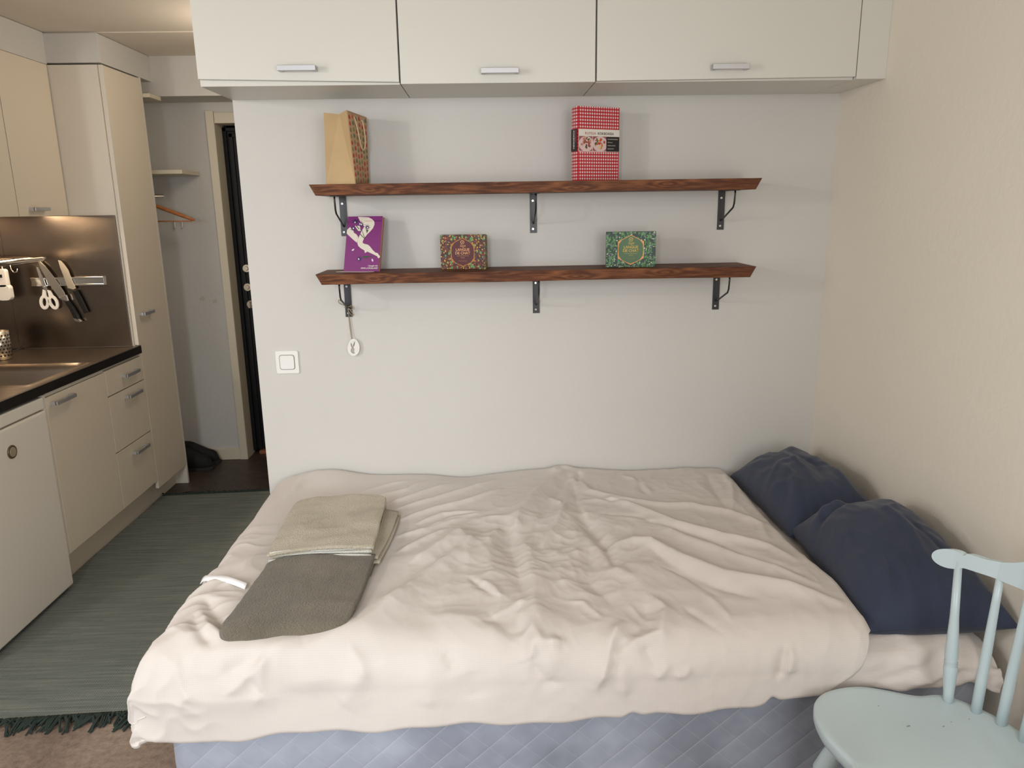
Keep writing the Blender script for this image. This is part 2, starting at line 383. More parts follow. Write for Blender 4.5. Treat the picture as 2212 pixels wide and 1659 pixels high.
# wall with the balcony door and window, behind the viewer
struct('wall_back', G().box(-2.55, -1.24, -3.3, -3.2, 0, 2.4).box(-.33, .15, -3.3, -3.2, 0, 2.4).box(1.2, 1.45, -3.3, -3.2, 0, 2.4)
       .box(-1.24, -.33, -3.3, -3.2, 2.1, 2.4).box(.15, 1.2, -3.3, -3.2, 0, .9).box(.15, 1.2, -3.3, -3.2, 2.2, 2.4), M_wall)
frame('window_2', G().box(.15, .2, -3.26, -3.22, .9, 2.2).box(1.15, 1.2, -3.26, -3.22, .9, 2.2).box(.2, 1.15, -3.26, -3.22, .9, .95).box(.2, 1.15, -3.26, -3.22, 2.15, 2.2))
frame('door_2', G().box(-1.24, -1.20, -3.26, -3.2, .02, 2.1).box(-.37, -.33, -3.26, -3.2, .02, 2.1).box(-1.2, -.37, -3.26, -3.2, 2.06, 2.1))
# hall end wall with the entrance door
struct('wall_hall', G().box(-2.55, -1.585, YF, 2.13, 0, 2.4).box(-1.585, -.60, YF, 2.13, 2.085, 2.4), M_wall)
mt = mat('hall_wall_paint', (222, 216, 204), .75, bump=.1, bump_scale=40)
struct('wall_hall_right', G().box(-.60, -.5, .1, 2.3, 0, 2.4), M_wall)
struct('wall_outer', G().box(-2.55, 1.45, 2.18, 2.3, 0, 2.4), M_dark)
struct('trim_1', G().box(-1.62, -1.574, YF-.018, YF-.0005, 0, 2.142).box(-1.5845, -1.573, YF-.012, YF+.14, 0, 2.084), M_trim, bevel=.002, label='cream door casing left of the dark entrance door')
struct('trim_2', G().box(-1.572, -.6, YF-.014, YF-.0005, 2.072, 2.132).box(-1.572, -.6, YF, YF+.14, 2.073, 2.084), M_trim, bevel=.002, label='cream door casing above the dark entrance door')
struct('baseboard_hall', G().box(-2.4, -1.62, YF-.014, YF, 0, .075), M_trim, bevel=.003)
# beam across the hall
struct('trim_3', G().box(-2.4, -.6, 1.64, YF, 2.19, 2.4), M_wall, label='boxed beam below the hall ceiling')
d = struct('door_1', G().box(-1.565, -.64, YF+.125, YF+.17, .025, 2.06), M_door, bevel=.003, label='black entrance door')
g = G()
for k, (a, w) in enumerate(((0, .022), (.034, .022))):
    x0 = -1.572+a; g.box(x0, x0+w, YF+.105+.008*k, YF+.125, .022, 2.06-a); g.box(x0, -.64, YF+.105+.008*k, YF+.125, 2.06-a-w, 2.06-a)
obj('door_molding', g, M_door, d, .002)
g = G().box(-1.49, -1.486, YF+.1225, YF+.1265, .06, 2.0).box(-1.49, -.7, YF+.1225, YF+.1265, 1.996, 2.0).box(-1.49, -.7, YF+.1225, YF+.1265, .06, .064)
obj('groove', g, mat('dark_grey_line', (70, 68, 72), .4), d)
for (x, z, k) in ((-1.507, 1.218, 0), (-1.512, 1.10, 1), (-1.503, .991, 2)):
    g = G().cyl((x, YF+.127, z), (x, YF+.112, z), .028, .024, 28).cyl((x, YF+.112, z), (x, YF+.104, z), .014, .012, 20)
    if k == 2: g.box(x-.006, x+.006, YF+.08, YF+.108, z-.02, z+.02)
    obj('lock_cylinder', g, M_doorbrass, d, .001)
obj('threshold', G().box(-1.53, -.64, YF+.085, YF+.15, 0, .022), M_threshold, d, .003, label='worn wooden threshold')

# scuffs on hall wall kept as small worn marks
M_scuff = mat('grey_scuff', (196, 190, 178), .8)
g = G()
random.seed(3)
for (cx, cz, s) in ((-1.758, 1.048, 1), (-1.685, 1.03, .8)):
    for k in range(5):
        p = ell(cx+random.uniform(-.014, .014)*s, cz+random.uniform(-.009, .009)*s, random.uniform(.007, .013)*s, random.uniform(.006, .010)*s, 14)
        g.prism(p, .00015*k, .0004+.00015*k, lambda u, v, w: (u, YF-.0006-w, v))
struct('trim_4', g, M_scuff, label='two faint grey scuff marks on the hall wall')

# ============================================================ KITCHEN
def handle(parent, loc, axis='y', ln=.13, nrm=(1, 0, 0), label=None):
    # square bar handle standing off on two feet
    n = Vector(nrm); a = Vector((0, 1, 0)) if axis == 'y' else Vector((1, 0, 0)); z = Vector((0, 0, 1)); c = Vector(loc)
    g = G()
    def bx(ca, cn, ha, hn, hz):
        vs = []
        for s1 in (-1, 1):
            for s2 in (-1, 1):
                for s3 in (-1, 1): vs.append(c + a*(ca+s1*ha) + n*(cn+s2*hn) + z*(s3*hz))
        g.add(vs, [(0, 1, 3, 2), (4, 6, 7, 5), (0, 4, 5, 1), (2, 3, 7, 6), (0, 2, 6, 4), (1, 5, 7, 3)])
    bx(0, .026, ln/2, .005, .008)
    bx(-ln/2+.006, .013, .006, .013, .008); bx(ln/2-.006, .013, .006, .013, .008)
    return obj('handle', g, M_handle, parent, .0012)

# fridge
t = thing('fridge', 'cream undercounter fridge with round badge at the left edge of the picture', 'fridge', (-2.1, -.1, 0))
T_ = lambda g, L_: g.shift((-L_[0], -L_[1], -L_[2]))
L0 = (-2.1, -.1, 0)
obj('body', T_(G().box(-2.38, -1.85, -.40, .195, .03, .80), L0), M_fridge, t, .004)
obj('door', T_(G().box(-1.845, -1.795, -.40, .197, .028, .797), L0), M_fridge, t, .008, seg=3)
obj('top_panel', T_(G().box(-2.38, -1.797, -.40, .197, .803, .852), L0), M_fridge, t, .006, label='cream top edge of the fridge')
bd = obj('badge', T_(G().cyl((-1.795, -.053, .703), (-1.790, -.053, .703), .026, .025, 32), L0), mat('badge_rim', (120, 104, 84), .4, metal=.6), t, label='round metal badge on the fridge door')
obj('badge_face', T_(G().cyl((-1.790, -.053, .703), (-1.7885, -.053, .703), .019, .018, 32), L0), mat('badge_face', (190, 176, 150), .35, metal=.4), bd)
obj('foot', T_(G().box(-2.3, -1.9, -.38, .17, .0, .03), L0), M_dark, t)

# base cabinet with one door
L0 = (-2.1, .45, 0)
t = thing('base_cabinet', 'cream single-door base cabinet between fridge and drawer unit', 'cabinet', L0, group='cream kitchen base units')
obj('carcass', T_(G().box(-2.38, -1.819, .215, .23, .16, .845).box(-2.38, -1.819, .683, .698, .16, .845).box(-2.38, -2.37, .23, .683, .16, .74).box(-2.37, -1.819, .23, .683, .16, .175), L0), M_creamedge, t, .001)
obj('side_edge', T_(G().box(-1.82, -1.80, .2, .214, .158, .858), L0), M_creamedge, t, .001, label='pale front edge of the cabinet side panel')
obj('top_rail', T_(G().box(-1.83, -1.806, .214, .698, .845, .858), L0), M_creamedge, t)
dd = obj('door', T_(G().box(-1.818, -1.80, .216, .699, .158, .842), L0), M_cream, t, .0015)
handle(dd, (-1.80+2.1, .315-.45, .812), ln=.15)
# drawers
L0 = (-2.1, .9, 0)
t = thing('drawer_cabinet', 'cream base unit with three drawers beside the tall cabinet', 'cabinet', L0, group='cream kitchen base units')
obj('carcass', T_(G().box(-2.38, -1.819, .701, 1.068, .16, .858), L0), M_creamedge, t, .001)
for z0, z1, hz in ((.158, .438, .392), (.444, .718, .683), (.724, .845, .79)):
    dd = obj('drawer', T_(G().box(-1.818, -1.80, .703, 1.088, z0, z1), L0), M_cream, t, .0015)
    handle(dd, (-1.80+2.1, .925-.9, hz), ln=.14)
# plinth
L0 = (-1.87, .8, 0)
tag(obj('plinth', T_(G().box(-1.89, -1.872, .2, 1.47, 0, .157), L0), M_cream, None, .001, loc=L0), 'cream kick board running under the kitchen units', 'kick board')
# tall cabinet
L0 = (-2.1, 1.28, 0)
t = thing('tall_cabinet', 'tall cream larder cabinet reaching nearly to the ceiling by the hall', 'cabinet', L0)
obj('carcass', T_(G().box(-2.38, -1.82, 1.075, 1.468, .16, 2.255), L0), M_cream, t, .001)
obj('side_panel', T_(G().box(-2.38, -1.80, 1.470, 1.488, 0, 2.262), L0), M_creamedge, t, .001, label='pale end panel reaching down to the floor')
obj('side_panel', T_(G().box(-2.38, -1.822, 1.070, 1.0739, .905, 2.255), L0), M_creamedge, t, .001)
dd = obj('door', T_(G().box(-1.818, -1.80, 1.0915, 1.466, .113, 2.255), L0), M_cream, t, .0015)
obj('door_edge', T_(G().box(-1.818, -1.7985, 1.074, 1.0905, .905, 2.255), L0), M_creamedge, t, .001, label='pale front edge strip of the larder side')
handle(dd, (-1.80+2.1, 1.185-1.28, 1.058), ln=.12)
# filler above
L0 = (-2.1, .8, 2.3)
tag(obj('filler_panel', T_(G().box(-2.398, -2.052, -.4, 1.074, 2.257, 2.398).box(-2.398, -1.805, 1.074, 1.64, 2.264, 2.394), L0), M_wall, None, .001, loc=L0), 'painted box-in between the kitchen cabinet tops and the ceiling', 'filler panel')
# upper cabinets
for i, (y0, y1, hy, lab) in enumerate(((.665, 1.064, .80, 'cream wall cabinet above the worktop, next to the larder side'), (.2, .661, .33, 'cream wall cabinet at the left picture edge, left of its twin'))):
    L0 = (-2.22, (y0+y1)/2, 1.56)
    t = thing('wall_cabinet', lab, 'cabinet', L0, group='cream cabinets above the worktop')
    obj('carcass', T_(G().box(-2.38, -2.071, y0+.001, y1, 1.575, 2.255), L0), M_creamedge, t, .001)
    dd = obj('door', T_(G().box(-2.07, -2.05, y0+.002, y1-.001, 1.56, 2.255), L0), M_cream, t, .0015)
    handle(dd, (-2.05-L0[0], hy-L0[1], 1.592-L0[2]), ln=.12)
# under-cabinet lamp
L0 = (-2.2, .75, 1.56)
t = thing('strip_lamp', 'warm strip lamp under the kitchen wall cabinets, over the splashback', 'lamp', L0)
obj('housing', T_(G().box(-2.22, -2.14, .45, 1.0, 1.5705, 1.5745), L0), M_plastic, t, .002)
obj('diffuser', T_(G().box(-2.212, -2.148, .46, .99, 1.5688, 1.5704), L0), mat('lamp_glow', (255, 226, 180), .5, emit=((255, 214, 160), 9)), t)
area('strip_lamp_light', (-2.18, .75, 1.566), (-2.18, .75, 0), .06, .5, 3.6, (1.0, .80, .58))
# splashbacks
L0 = (-2.1, 1.06, 1.2)
tag(obj('splashback', T_(G().box(-2.394, -1.828, 1.060, 1.0695, .903, 1.559), L0), M_splash, None, .001, loc=L0), 'dark steel splashback on the larder side, behind the knives', 'splashback')
L0 = (-2.39, .5, 1.2)
tag(obj('splashback', T_(G().box(-2.399, -2.392, -.4, 1.060, .903, 1.559), L0), M_splash, None, .001, loc=L0), 'dark steel splashback along the left kitchen wall', 'splashback')
# worktop with sink
L0 = (-2.1, .35, .88)
t = thing('worktop', 'steel kitchen worktop with black front edge and sunken sink', 'worktop', L0)
def top_grid():
    nx, ny = 60, 120; xs = np.linspace(-2.39, -1.805, nx); ys = np.linspace(-.40, 1.069, ny)
    X, Y = np.meshgrid(xs, ys, indexing='ij')
    bx = np.clip(1-np.maximum(np.abs(X+2.09)-.20, 0)/.028, 0, 1); by = np.clip(1-np.maximum(np.abs(Y-.42)-.185, 0)/.028, 0, 1)
    s = np.minimum(bx, by); s = s*s*(3-2*s)
    rim = gs(np.maximum(np.abs(X+2.09)-.243, np.abs(Y-.42)-.228), .008)*.004
    Z = .9 - .14*s + rim
    return np.stack([X, Y, Z], -1)
obj('top', T_(G().grid(top_grid()), L0), M_steel, t, label='brushed steel top with a pressed sink basin')
obj('front_edge', T_(G().box(-1.806, -1.792, -.40, 1.085, .862, .902), L0), M_worktop_edge, t, .002, label='black front edge')
# knife magnet and tools
L0 = (-2.09, 1.06, 1.24)
def P_(x, z): return (x-L0[0], 0, z-L0[2])
tag(obj('knife_rack', G().box(-.185, .172, -.012, 0, -.022, .021).box(-.185, .172, -.016, -.012, .012, .021).box(-.185, .172, -.016, -.012, -.022, -.014), M_chrome, None, .001, loc=L0), 'steel magnetic knife rail on the dark splashback', 'knife rail')
# px crop coordinates -> plane of the larder side (bilinear fit)
def sp(px, py):   # position on the plane x,z from crop pixels of the splashback
    X = px/3.95; Y = 440 + py/3.95
    x = -2.2805 + (X-72)*.002330; z = 1.2285 - (Y-615)*.00238 - (X-72)*.000062
    return x, z
def plane_poly(pts, y0, th): 
    pp = [sp(*q) for q in pts]
    return G().prism(pp, 0, th, lambda u, v, w: (u, y0-w, v))
L0 = (-2.16, 1.043, 1.24)
t = thing('kitchen_knife', 'long chef knife with steel-capped handle, on the magnetic rail between scissors and short knife', 'knife', L0, group='knives on the rail')
obj('blade', T_(plane_poly([(385, 492), (400, 500), (440, 540), (480, 600), (520, 670), (560, 745), (572, 790), (520, 812), (480, 745), (430, 640), (395, 550)], 1.043, .003), L0), M_knife, t, .0005)
obj('bolster', T_(plane_poly([(512, 800), (578, 775), (588, 825), (556, 818), (535, 815)], 1.046, .010), L0), M_chrome, t, .001)
obj('knife_handle', T_(plane_poly([(556, 818), (588, 822), (625, 880), (655, 950), (662, 985), (618, 972), (590, 890)], 1.049, .018), L0), M_knifehandle, t, .003)
obj('end_cap', T_(plane_poly([(610, 968), (660, 975), (677, 995), (660, 1002), (622, 990)], 1.047, .016), L0), M_chrome, t, .001)
L0 = (-2.06, 1.043, 1.24)
t = thing('kitchen_knife', 'short wide knife with black handle, on the magnetic rail right of the chef knife', 'knife', L0, group='knives on the rail')
obj('blade', T_(plane_poly([(552, 490), (575, 495), (600, 525), (625, 570), (640, 640), (665, 720), (640, 730), (597, 718), (578, 620), (560, 550)], 1.043, .003), L0), mat('bright_blade', (214, 204, 184), .35, metal=.6), t, .0005)
obj('knife_handle', T_(plane_poly([(640, 735), (672, 735), (700, 800), (738, 915), (712, 930), (680, 850)], 1.047, .018), L0), M_knifehandle, t, .003)
L0 = (-2.2, 1.043, 1.2)
t = thing('scissors', 'white-handled kitchen scissors hanging on the magnetic knife rail', 'scissors', L0)
obj('blade', T_(plane_poly([(366, 548), (385, 548), (410, 640), (422, 700), (430, 770), (398, 715), (378, 640)], 1.041, .003), L0), M_chrome, t)
def loopg(cx, cy, rx, ry, rot):
    o_ = ell(cx, cy, rx+17, ry+17, 28, rot); i_ = ell(cx, cy, rx-8, ry-8, 28, rot)
    return [sp(*q) for q in o_], [sp(*q) for q in i_]
for (cx, cy, rot, st) in ((385, 838, .15, [(388, 730), (412, 740), (412, 800), (372, 790)]), (460, 838, -.25, [(425, 735), (450, 742), (470, 790), (430, 800)])):
    o_, i_ = loopg(cx, cy, 24, 44, rot)
    g = G().prism(o_, 0, .008, lambda u, v, w: (u, 1.046-w, v), holes=[i_])
    g.prism([sp(*q) for q in st], 0, .008, lambda u, v, w: (u, 1.0465-w, v))
    obj('scissor_handle', T_(g, L0), M_plastic, t, .001)
obj('pivot', T_(G().cyl((sp(404, 712)[0], 1.045, sp(404, 712)[1]), (sp(404, 712)[0], 1.034, sp(404, 712)[1]), .006), L0), M_chrome, t)
# dish rack on the left wall
L0 = (-2.25, .6, 1.36)
t = thing('wall_rack', 'chrome wire rack above the sink with rounded end', 'rack', L0)
fr = [(-2.385, -.2, 1.36), (-2.16, -.2, 1.36), (-2.125, -.165, 1.36)] + [(-2.125, .9, 1.36), (-2.13, .935, 1.36), (-2.155, .955, 1.36), (-2.385, .96, 1.36)]
obj('frame', T_(G().tube(fr, .011, 12), L0), M_chrome, t)
g = G()
for k in range(30): 
    y = -.12+k*.036
    g.tube([(-2.38, y, 1.363), (-2.13, y, 1.363)], .003, 6)
g.tube([(-2.382, -.2, 1.36), (-2.382, .96, 1.36)], .005, 8)
obj('wires', T_(g, L0), M_chrome, t)
obj('rail_hook', T_(G().tube([(-2.30, .94, 1.35), (-2.295, .94, 1.31), (-2.285, .94, 1.297), (-2.27, .94, 1.30), (-2.265, .94, 1.315)], .0025, 6), L0), M_chrome, t)
# white gadget hanging from rack
L0 = (-2.33, .93, 1.24)
t = thing('bottle_opener', 'white plastic kitchen gadget hanging under the wire rack', 'utensil', L0)
g = G().prism(rrect(-.035, .018, -.01, .075, .012), 0, .03, lambda u, v, w: (u, .012-w, v)).prism(rrect(-.035, .026, -.075, .0, .018), 0, .032, lambda u, v, w: (u, .014-w, v))
obj('body', g, M_plastic, t, .005, seg=3)
obj('dark_slot', G().box(-.012, .004, -.0195, -.018, .035, .05), M_dark, t)
obj('hanging_loop', G().tube([(0, 0, .07), (0, 0, .105), (.003, 0, .11)], .003, 6), M_chrome, t)
# cutlery cup
L0 = (-2.315, .79, .9)
t = thing('cutlery_cup', 'perforated steel cutlery cup on the worktop at the left picture edge', 'cup', L0)
def lathe(prof, n=40):
    P = np.array([[(r*math.cos(2*math.pi*j/n), r*math.sin(2*math.pi*j/n), z) for (r, z) in prof] for j in range(n)]); return P
obj('cup_body', G().grid(lathe([(.0, .002), (.045, .002), (.045, .135), (.042, .135), (.042, .006), (0, .006)]), closed_u=True), M_knife, t)
g = G()
for i in range(7):
    for j in range(18):
        a = 2*math.pi*(j+.5*(i % 2))/18; z = .02+i*.016
        g.cyl((.0447*math.cos(a), .0447*math.sin(a), z), (.0456*math.cos(a), .0456*math.sin(a), z), .0042, .0042, 8)
obj('perforations', g, M_dark, t)['kind'] = 'stuff'

# niche beyond the larder
L0 = (-2.0, 1.75, 1.79)
tag(obj('niche_shelf', T_(G().box(-2.38, -1.69, 1.62, YF-.002, 1.778, 1.800), L0), M_trim, None, .0015, loc=L0), 'cream shelf board in the niche beyond the larder cabinet', 'shelf', 'niche shelves')
L0 = (-2.0, 1.6, 2.17)
tag(obj('niche_shelf', T_(G().box(-2.38, -1.765, 1.492, 1.636, 2.165, 2.185), L0), M_trim, None, .0015, loc=L0), 'cream top shelf board just below the hall beam', 'shelf', 'niche shelves')
L0 = (-2.0, 1.76, 1.60)
tag(obj('coat_rail', T_(G().cyl((-2.398, 1.76, 1.66), (-1.86, 1.76, 1.66), .010), L0), M_chrome, None, 0, loc=L0), 'coat rail hidden in the niche below the shelf', 'rail')
L0 = (-1.87, 1.70, 1.6)
t = thing('clothes_hanger', 'orange wooden clothes hanger poking out of the niche', 'hanger', L0)
g = G().tube([(-1.99, 1.70, 1.64), (-1.93, 1.70, 1.622), (-1.82, 1.70, 1.578), (-1.74, 1.70, 1.546), (-1.68, 1.70, 1.522)], [.006, .011, .011, .011, .007], 10)
obj('shoulder_bar', T_(g, L0), M_hangerwood, t)
obj('trouser_bar', T_(G().tube([(-1.99, 1.70, 1.52), (-1.695, 1.70, 1.517)], .004, 8), L0), M_hangerwood, t)
obj('hook', T_(G().tube([(-1.985, 1.70, 1.64), (-1.985, 1.705, 1.66), (-1.985, 1.74, 1.672), (-1.985, 1.772, 1.675), (-1.985, 1.785, 1.65)], .002, 6), L0), M_chrome, t)
for k, x in enumerate((-1.87, -1.825)):
    L0 = (x, YF-.004, 1.50)
    tag(obj('wall_hook', G().tube([(0, .003, .02), (.0, -.012, .02), (.006, -.02, .0), (.004, -.018, -.022), (-.006, -.006, -.028)], .0035, 8), M_plastic, None, 0, loc=L0),
        'small white wall hook below the hanger, ' + ('left of the two' if k == 0 else 'right of the two'), 'hook', 'hooks under the hanger')
# shoes
def shoe(L0, rz, lab):
    t = thing('shoe', lab, 'shoe', L0, rz, group='black shoes in the niche')
    n = 20; ring = []
    for i in range(14):
        s = i/13; x = -.13+.26*s
        w = .043*(1-abs(2*s-1.0)**4)**.5*(1+.12*math.sin(s*6)); w = max(w, .004)
        h = (.135-.02*s if s < .35 else .128-.135*(s-.35)) if s < .75 else .066*(1-((s-.75)/.25)**2)**.5+.008
        ring.append([(x, w*math.cos(a), max(.018, .02+h*max(0, math.sin(a))**.7 if math.sin(a) > 0 else .018)) for a in [2*math.pi*j/n for j in range(n)]])
    P = np.array(ring).transpose(1, 0, 2)
    obj('upper', G().grid(P, closed_u=True), M_shoe, t)
    so = [(x*1.04, y*1.1) for x, y in [(-.13, 0), (-.12, .03), (-.05, .034), (.04, .045), (.1, .04), (.128, .015), (.13, 0), (.128, -.015), (.1, -.04), (.04, -.042), (-.05, -.034), (-.12, -.03)]]
    obj('sole', G().prism(so, 0, .02, lambda u, v, w: (u, v, w)), mat('dark_sole', (40, 38, 38), .7), t, .003)
    obj('laces', G().tube([(-.03, -.03, .095), (0, 0, .105), (.01, .03, .085), (.03, -.03, .08), (.04, .02, .078)], .003, 6), M_shoe, t)
shoe((-1.865, 1.715, 0), R(-3), 'black shoe on the hall floor beside the larder panel, the nearer of the pair')
shoe((-1.865, 1.828, 0), R(0), 'black shoe of the pair standing closest to the hall wall')

# rug
L0 = (-1.46, .32, 0)
t = thing('rag_rug', 'grey-green woven rag rug with dark fringed ends beside the kitchen', 'rug', L0)
xs = np.linspace(-1.868, -1.06, 60); ys = np.linspace(0, 1, 140)
X, Tt = np.meshgrid(xs, ys, indexing='ij')
yf = -.672+(X+1.6)*.045; yb = 1.25+(X+1.87)*.06
Y = yf+(yb-yf)*Tt
X = X + .006*np.sin(Tt*9)
X = np.maximum(X, np.where(Y < .21, -1.86, -1.866))
Z = .009+.0012*perlin(X*3, Y*14, 5)+.002*perlin(X*2, Y*3, 9)
g = G().grid(np.stack([X, Y, Z], -1)); g.grid(np.stack([X, Y, np.full_like(X, .0015)], -1), flip=True)
obj('weave', T_(g, L0), M_rug, t)
random.seed(11)
for (which, nm, cnt) in ((0, 'front', 95), (1, 'back', 60)):
    g = G()
    for k in range(cnt):
        x = -1.86+.79*(k+random.random()*.8)/cnt; y = (-.672+(x+1.6)*.045) if which == 0 else (1.25+(x+1.87)*.06)
        s = -1 if which == 0 else 1
        ln = random.uniform(.02, .08) if which == 0 else random.uniform(.008, .03)*(1.8 if x < -1.6 else .8); sw = random.uniform(-.035, .035); curl = random.uniform(-.015, .015)
        for q in range(3):
            dx = random.uniform(-.006, .006); z1 = random.uniform(.003, .016)
            g.tube([(x+dx, y-s*.004, .01), (x+dx+sw*.3, y+s*ln*.4, .012+z1*.4), (x+dx+sw*.8+curl, y+s*ln*.8, .004+z1*.4), (x+dx*2+sw+curl*1.6, y+s*ln*random.uniform(.85, 1.1), .003)], [.0035, .003, .003, .002], 5)
    g.tube([(-1.86+.79*i/20, (-.674+(-1.86+.79*i/20+1.6)*.045) if which == 0 else (1.252+(.79*i/20)*.06), .008) for i in range(21)], .006, 8)
    obj('fringe', T_(g, L0), M_fringe, t, label='dark green fringe')['kind'] = 'stuff'
# ============================================================ CABINETS OVER THE BED
ZC = 1.944
for i, (x0, x1, dz0, dz1, hx, hz, lab) in enumerate((
        (XL, -.2545, 1.963, 1.949, -.56, 1.988, 'white wall cabinet over the foot of the bed, leftmost of the row'),
        (-.2515, .3535, 1.943, 1.943, .056, 1.975, 'white wall cabinet in the middle of the row over the bed'),
        (.3565, 1.176, 1.946, 1.951, .77, 1.980, 'wide white wall cabinet at the right end of the row over the bed'))):
    L0 = ((x0+x1)/2, -.15, ZC)
    t = thing('overhead_cabinet', lab, 'cabinet', L0, group='white cabinets over the bed')
    obj('carcass', T_(G().box(x0, x1, -.2985, -.002, ZC, 2.4), L0), M_whitecab, t, .0012)
    g = G().add([(x0+.001, -.318, dz0), (x1-.001, -.318, dz1), (x1-.001, -.318, 2.396), (x0+.001, -.318, 2.396), (x0+.001, -.300, dz0), (x1-.001, -.300, dz1), (x1-.001, -.300, 2.396), (x0+.001, -.300, 2.396)],
                [(0, 1, 2, 3), (7, 6, 5, 4), (0, 4, 5, 1), (1, 5, 6, 2), (2, 6, 7, 3), (3, 7, 4, 0)])
    dd = obj('door', T_(g, L0), M_whitecab, t, .0012)
    handle(dd, (hx-L0[0], -.318-L0[1], hz-L0[2]), axis='x', ln=.115, nrm=(0, -1, 0))
struct('trim_5', G().box(1.178, XR, -.316, -.0, ZC, 2.4), M_whitecab, bevel=.001, label='white filler strip between the overhead cabinets and the right wall')

# ============================================================ SHELVES
def bracket(parent, L0, x, zt, ln):
    g = G().box(x-.0125, x+.0125, -.0035, -.0002, zt-ln, zt-.003)
    g.box(x-.0125, x+.0125, -.165, -.0002, zt-.0032, zt-.0002)
    pl = obj('bracket', T_(g, L0), M_blackmetal, parent, .0006)
    pts = [(x, -.150, zt-.003), (x, -.152, zt-.012), (x, -.146, zt-.047), (x, -.136, zt-.060), (x, -.02, zt-.103), (x, -.004, zt-.106)]
    obj('brace', T_(G().tube(pts, .0032, 8), L0), M_blackmetal, pl)
    for z in (zt-.026, zt-ln+.014):
        g = G().cyl((x-.002, -.0035, z), (x-.002, -.0058, z), .0048, .0036, 14)
        obj('screw', T_(g, L0), M_chrome, pl)
        g2 = G().cyl((x-.002, -.0057, z), (x-.002, -.0060, z), .0014, .0014, 8); obj('screw_socket', T_(g2, L0), M_dark, pl)
for zt, xa, xb, brx, ln, lab in ((1.651, -.582, .940, (-.510, .176, .866), .140, 'upper dark-stained wooden wall shelf carrying the paper bag and cookbook'),
                            (1.3545, -.583, .938, (-.514, .184, .862), .139, 'lower dark-stained wooden wall shelf carrying the biscuit boxes')):
    th = .036
    L0 = ((xa+xb)/2, -.1, zt-th)
    t = thing('wall_shelf', lab, 'shelf', L0, group='stained wooden wall shelves')
    n = 60; vs = []; fs = []
    rnd = random.Random(int(zt*100))
    for i in range(n+1):
        s = i/n; xt = xa+(xb-xa)*s; xbm = (xa+.019)+(xb-xa-.038)*s
        wob = .0012*math.sin(s*19+zt*7)+.0008*math.sin(s*47)
        vs += [(xt, -.2+wob, zt), (xt, -.001, zt), (xbm, -.001, zt-th), (xbm, -.198+wob*1.3, zt-th+.001*math.sin(s*11))]
    for i in range(n):
        for k in range(4): fs.append((i*4+k, i*4+(k+1) % 4, (i+1)*4+(k+1) % 4, (i+1)*4+k))
    fs += [(0, 3, 2, 1), (n*4, n*4+1, n*4+2, n*4+3)]
    obj('board', T_(G().add(vs, fs), L0), M_wood, t, .0012)
    for x in brx: bracket(t, L0, x, zt-th, ln)

# ============================================================ COOKBOOK
ZU, ZL = 1.6512, 1.3547
def gingham():
    mt = mat('red_gingham_cover', (190, 20, 30), .35)
    b = mt.node_tree.nodes['Principled BSDF']; tc = N(mt, 'ShaderNodeTexCoord'); sp_ = N(mt, 'ShaderNodeSeparateXYZ'); L(mt, tc.outputs['Object'], sp_.inputs[0])
    xx = math_node(mt, 'ADD', sp_.outputs[0], sp_.outputs[1])
    a = math_node(mt, 'LESS_THAN', math_node(mt, 'FRACT', math_node(mt, 'MULTIPLY', xx, 1/.0093)), .5)
    c = math_node(mt, 'LESS_THAN', math_node(mt, 'FRACT', math_node(mt, 'MULTIPLY', sp_.outputs[2], 1/.0106)), .5)
    s = math_node(mt, 'MULTIPLY', math_node(mt, 'ADD', a, c), .5)
    cr = N(mt, 'ShaderNodeValToRGB'); cr.color_ramp.interpolation = 'CONSTANT'; L(mt, s, cr.inputs[0])
    e = cr.color_ramp.elements; e[0].position = 0; e[0].color = lin((222, 214, 208)); e[1].position = .25; e[1].color = lin((196, 62, 78)); x = e.new(.75); x.color = lin((172, 10, 22))
    L(mt, cr.outputs[0], b.inputs['Base Color']); return mt
M_ging = gingham()
FRONT = lambda w0: (lambda u, v, w: (u, -w0-w, v))
L0 = (.322, -.152, ZU)
t = thing('cookbook', 'thick red-and-white checked cookbook standing on the upper shelf', 'book', L0, R(24), group='books on the wall shelves')
W, H, D = .163, .243, .046
obj('cover', G().box(0, W, 0, .0025, 0, H).box(0, W, D-.0025, D, 0, H).prism([(0, 0), (.003, -.001)] and [(0, 0), (0, D), (-.003, D*.8), (-.004, D*.5), (-.003, D*.2)], 0, H, lambda u, v, w: (u, v, w)), M_ging, t, .0005)
obj('pages', G().box(.001, W-.004, .003, D-.003, .003, H-.003), M_white, t)
zb0, zb1 = .097, .170
g = G().box(-.0003, W, -.0006, 0, zb0, zb1)
obj('title_band', g, mat('band_white', (226, 220, 208), .4), t)
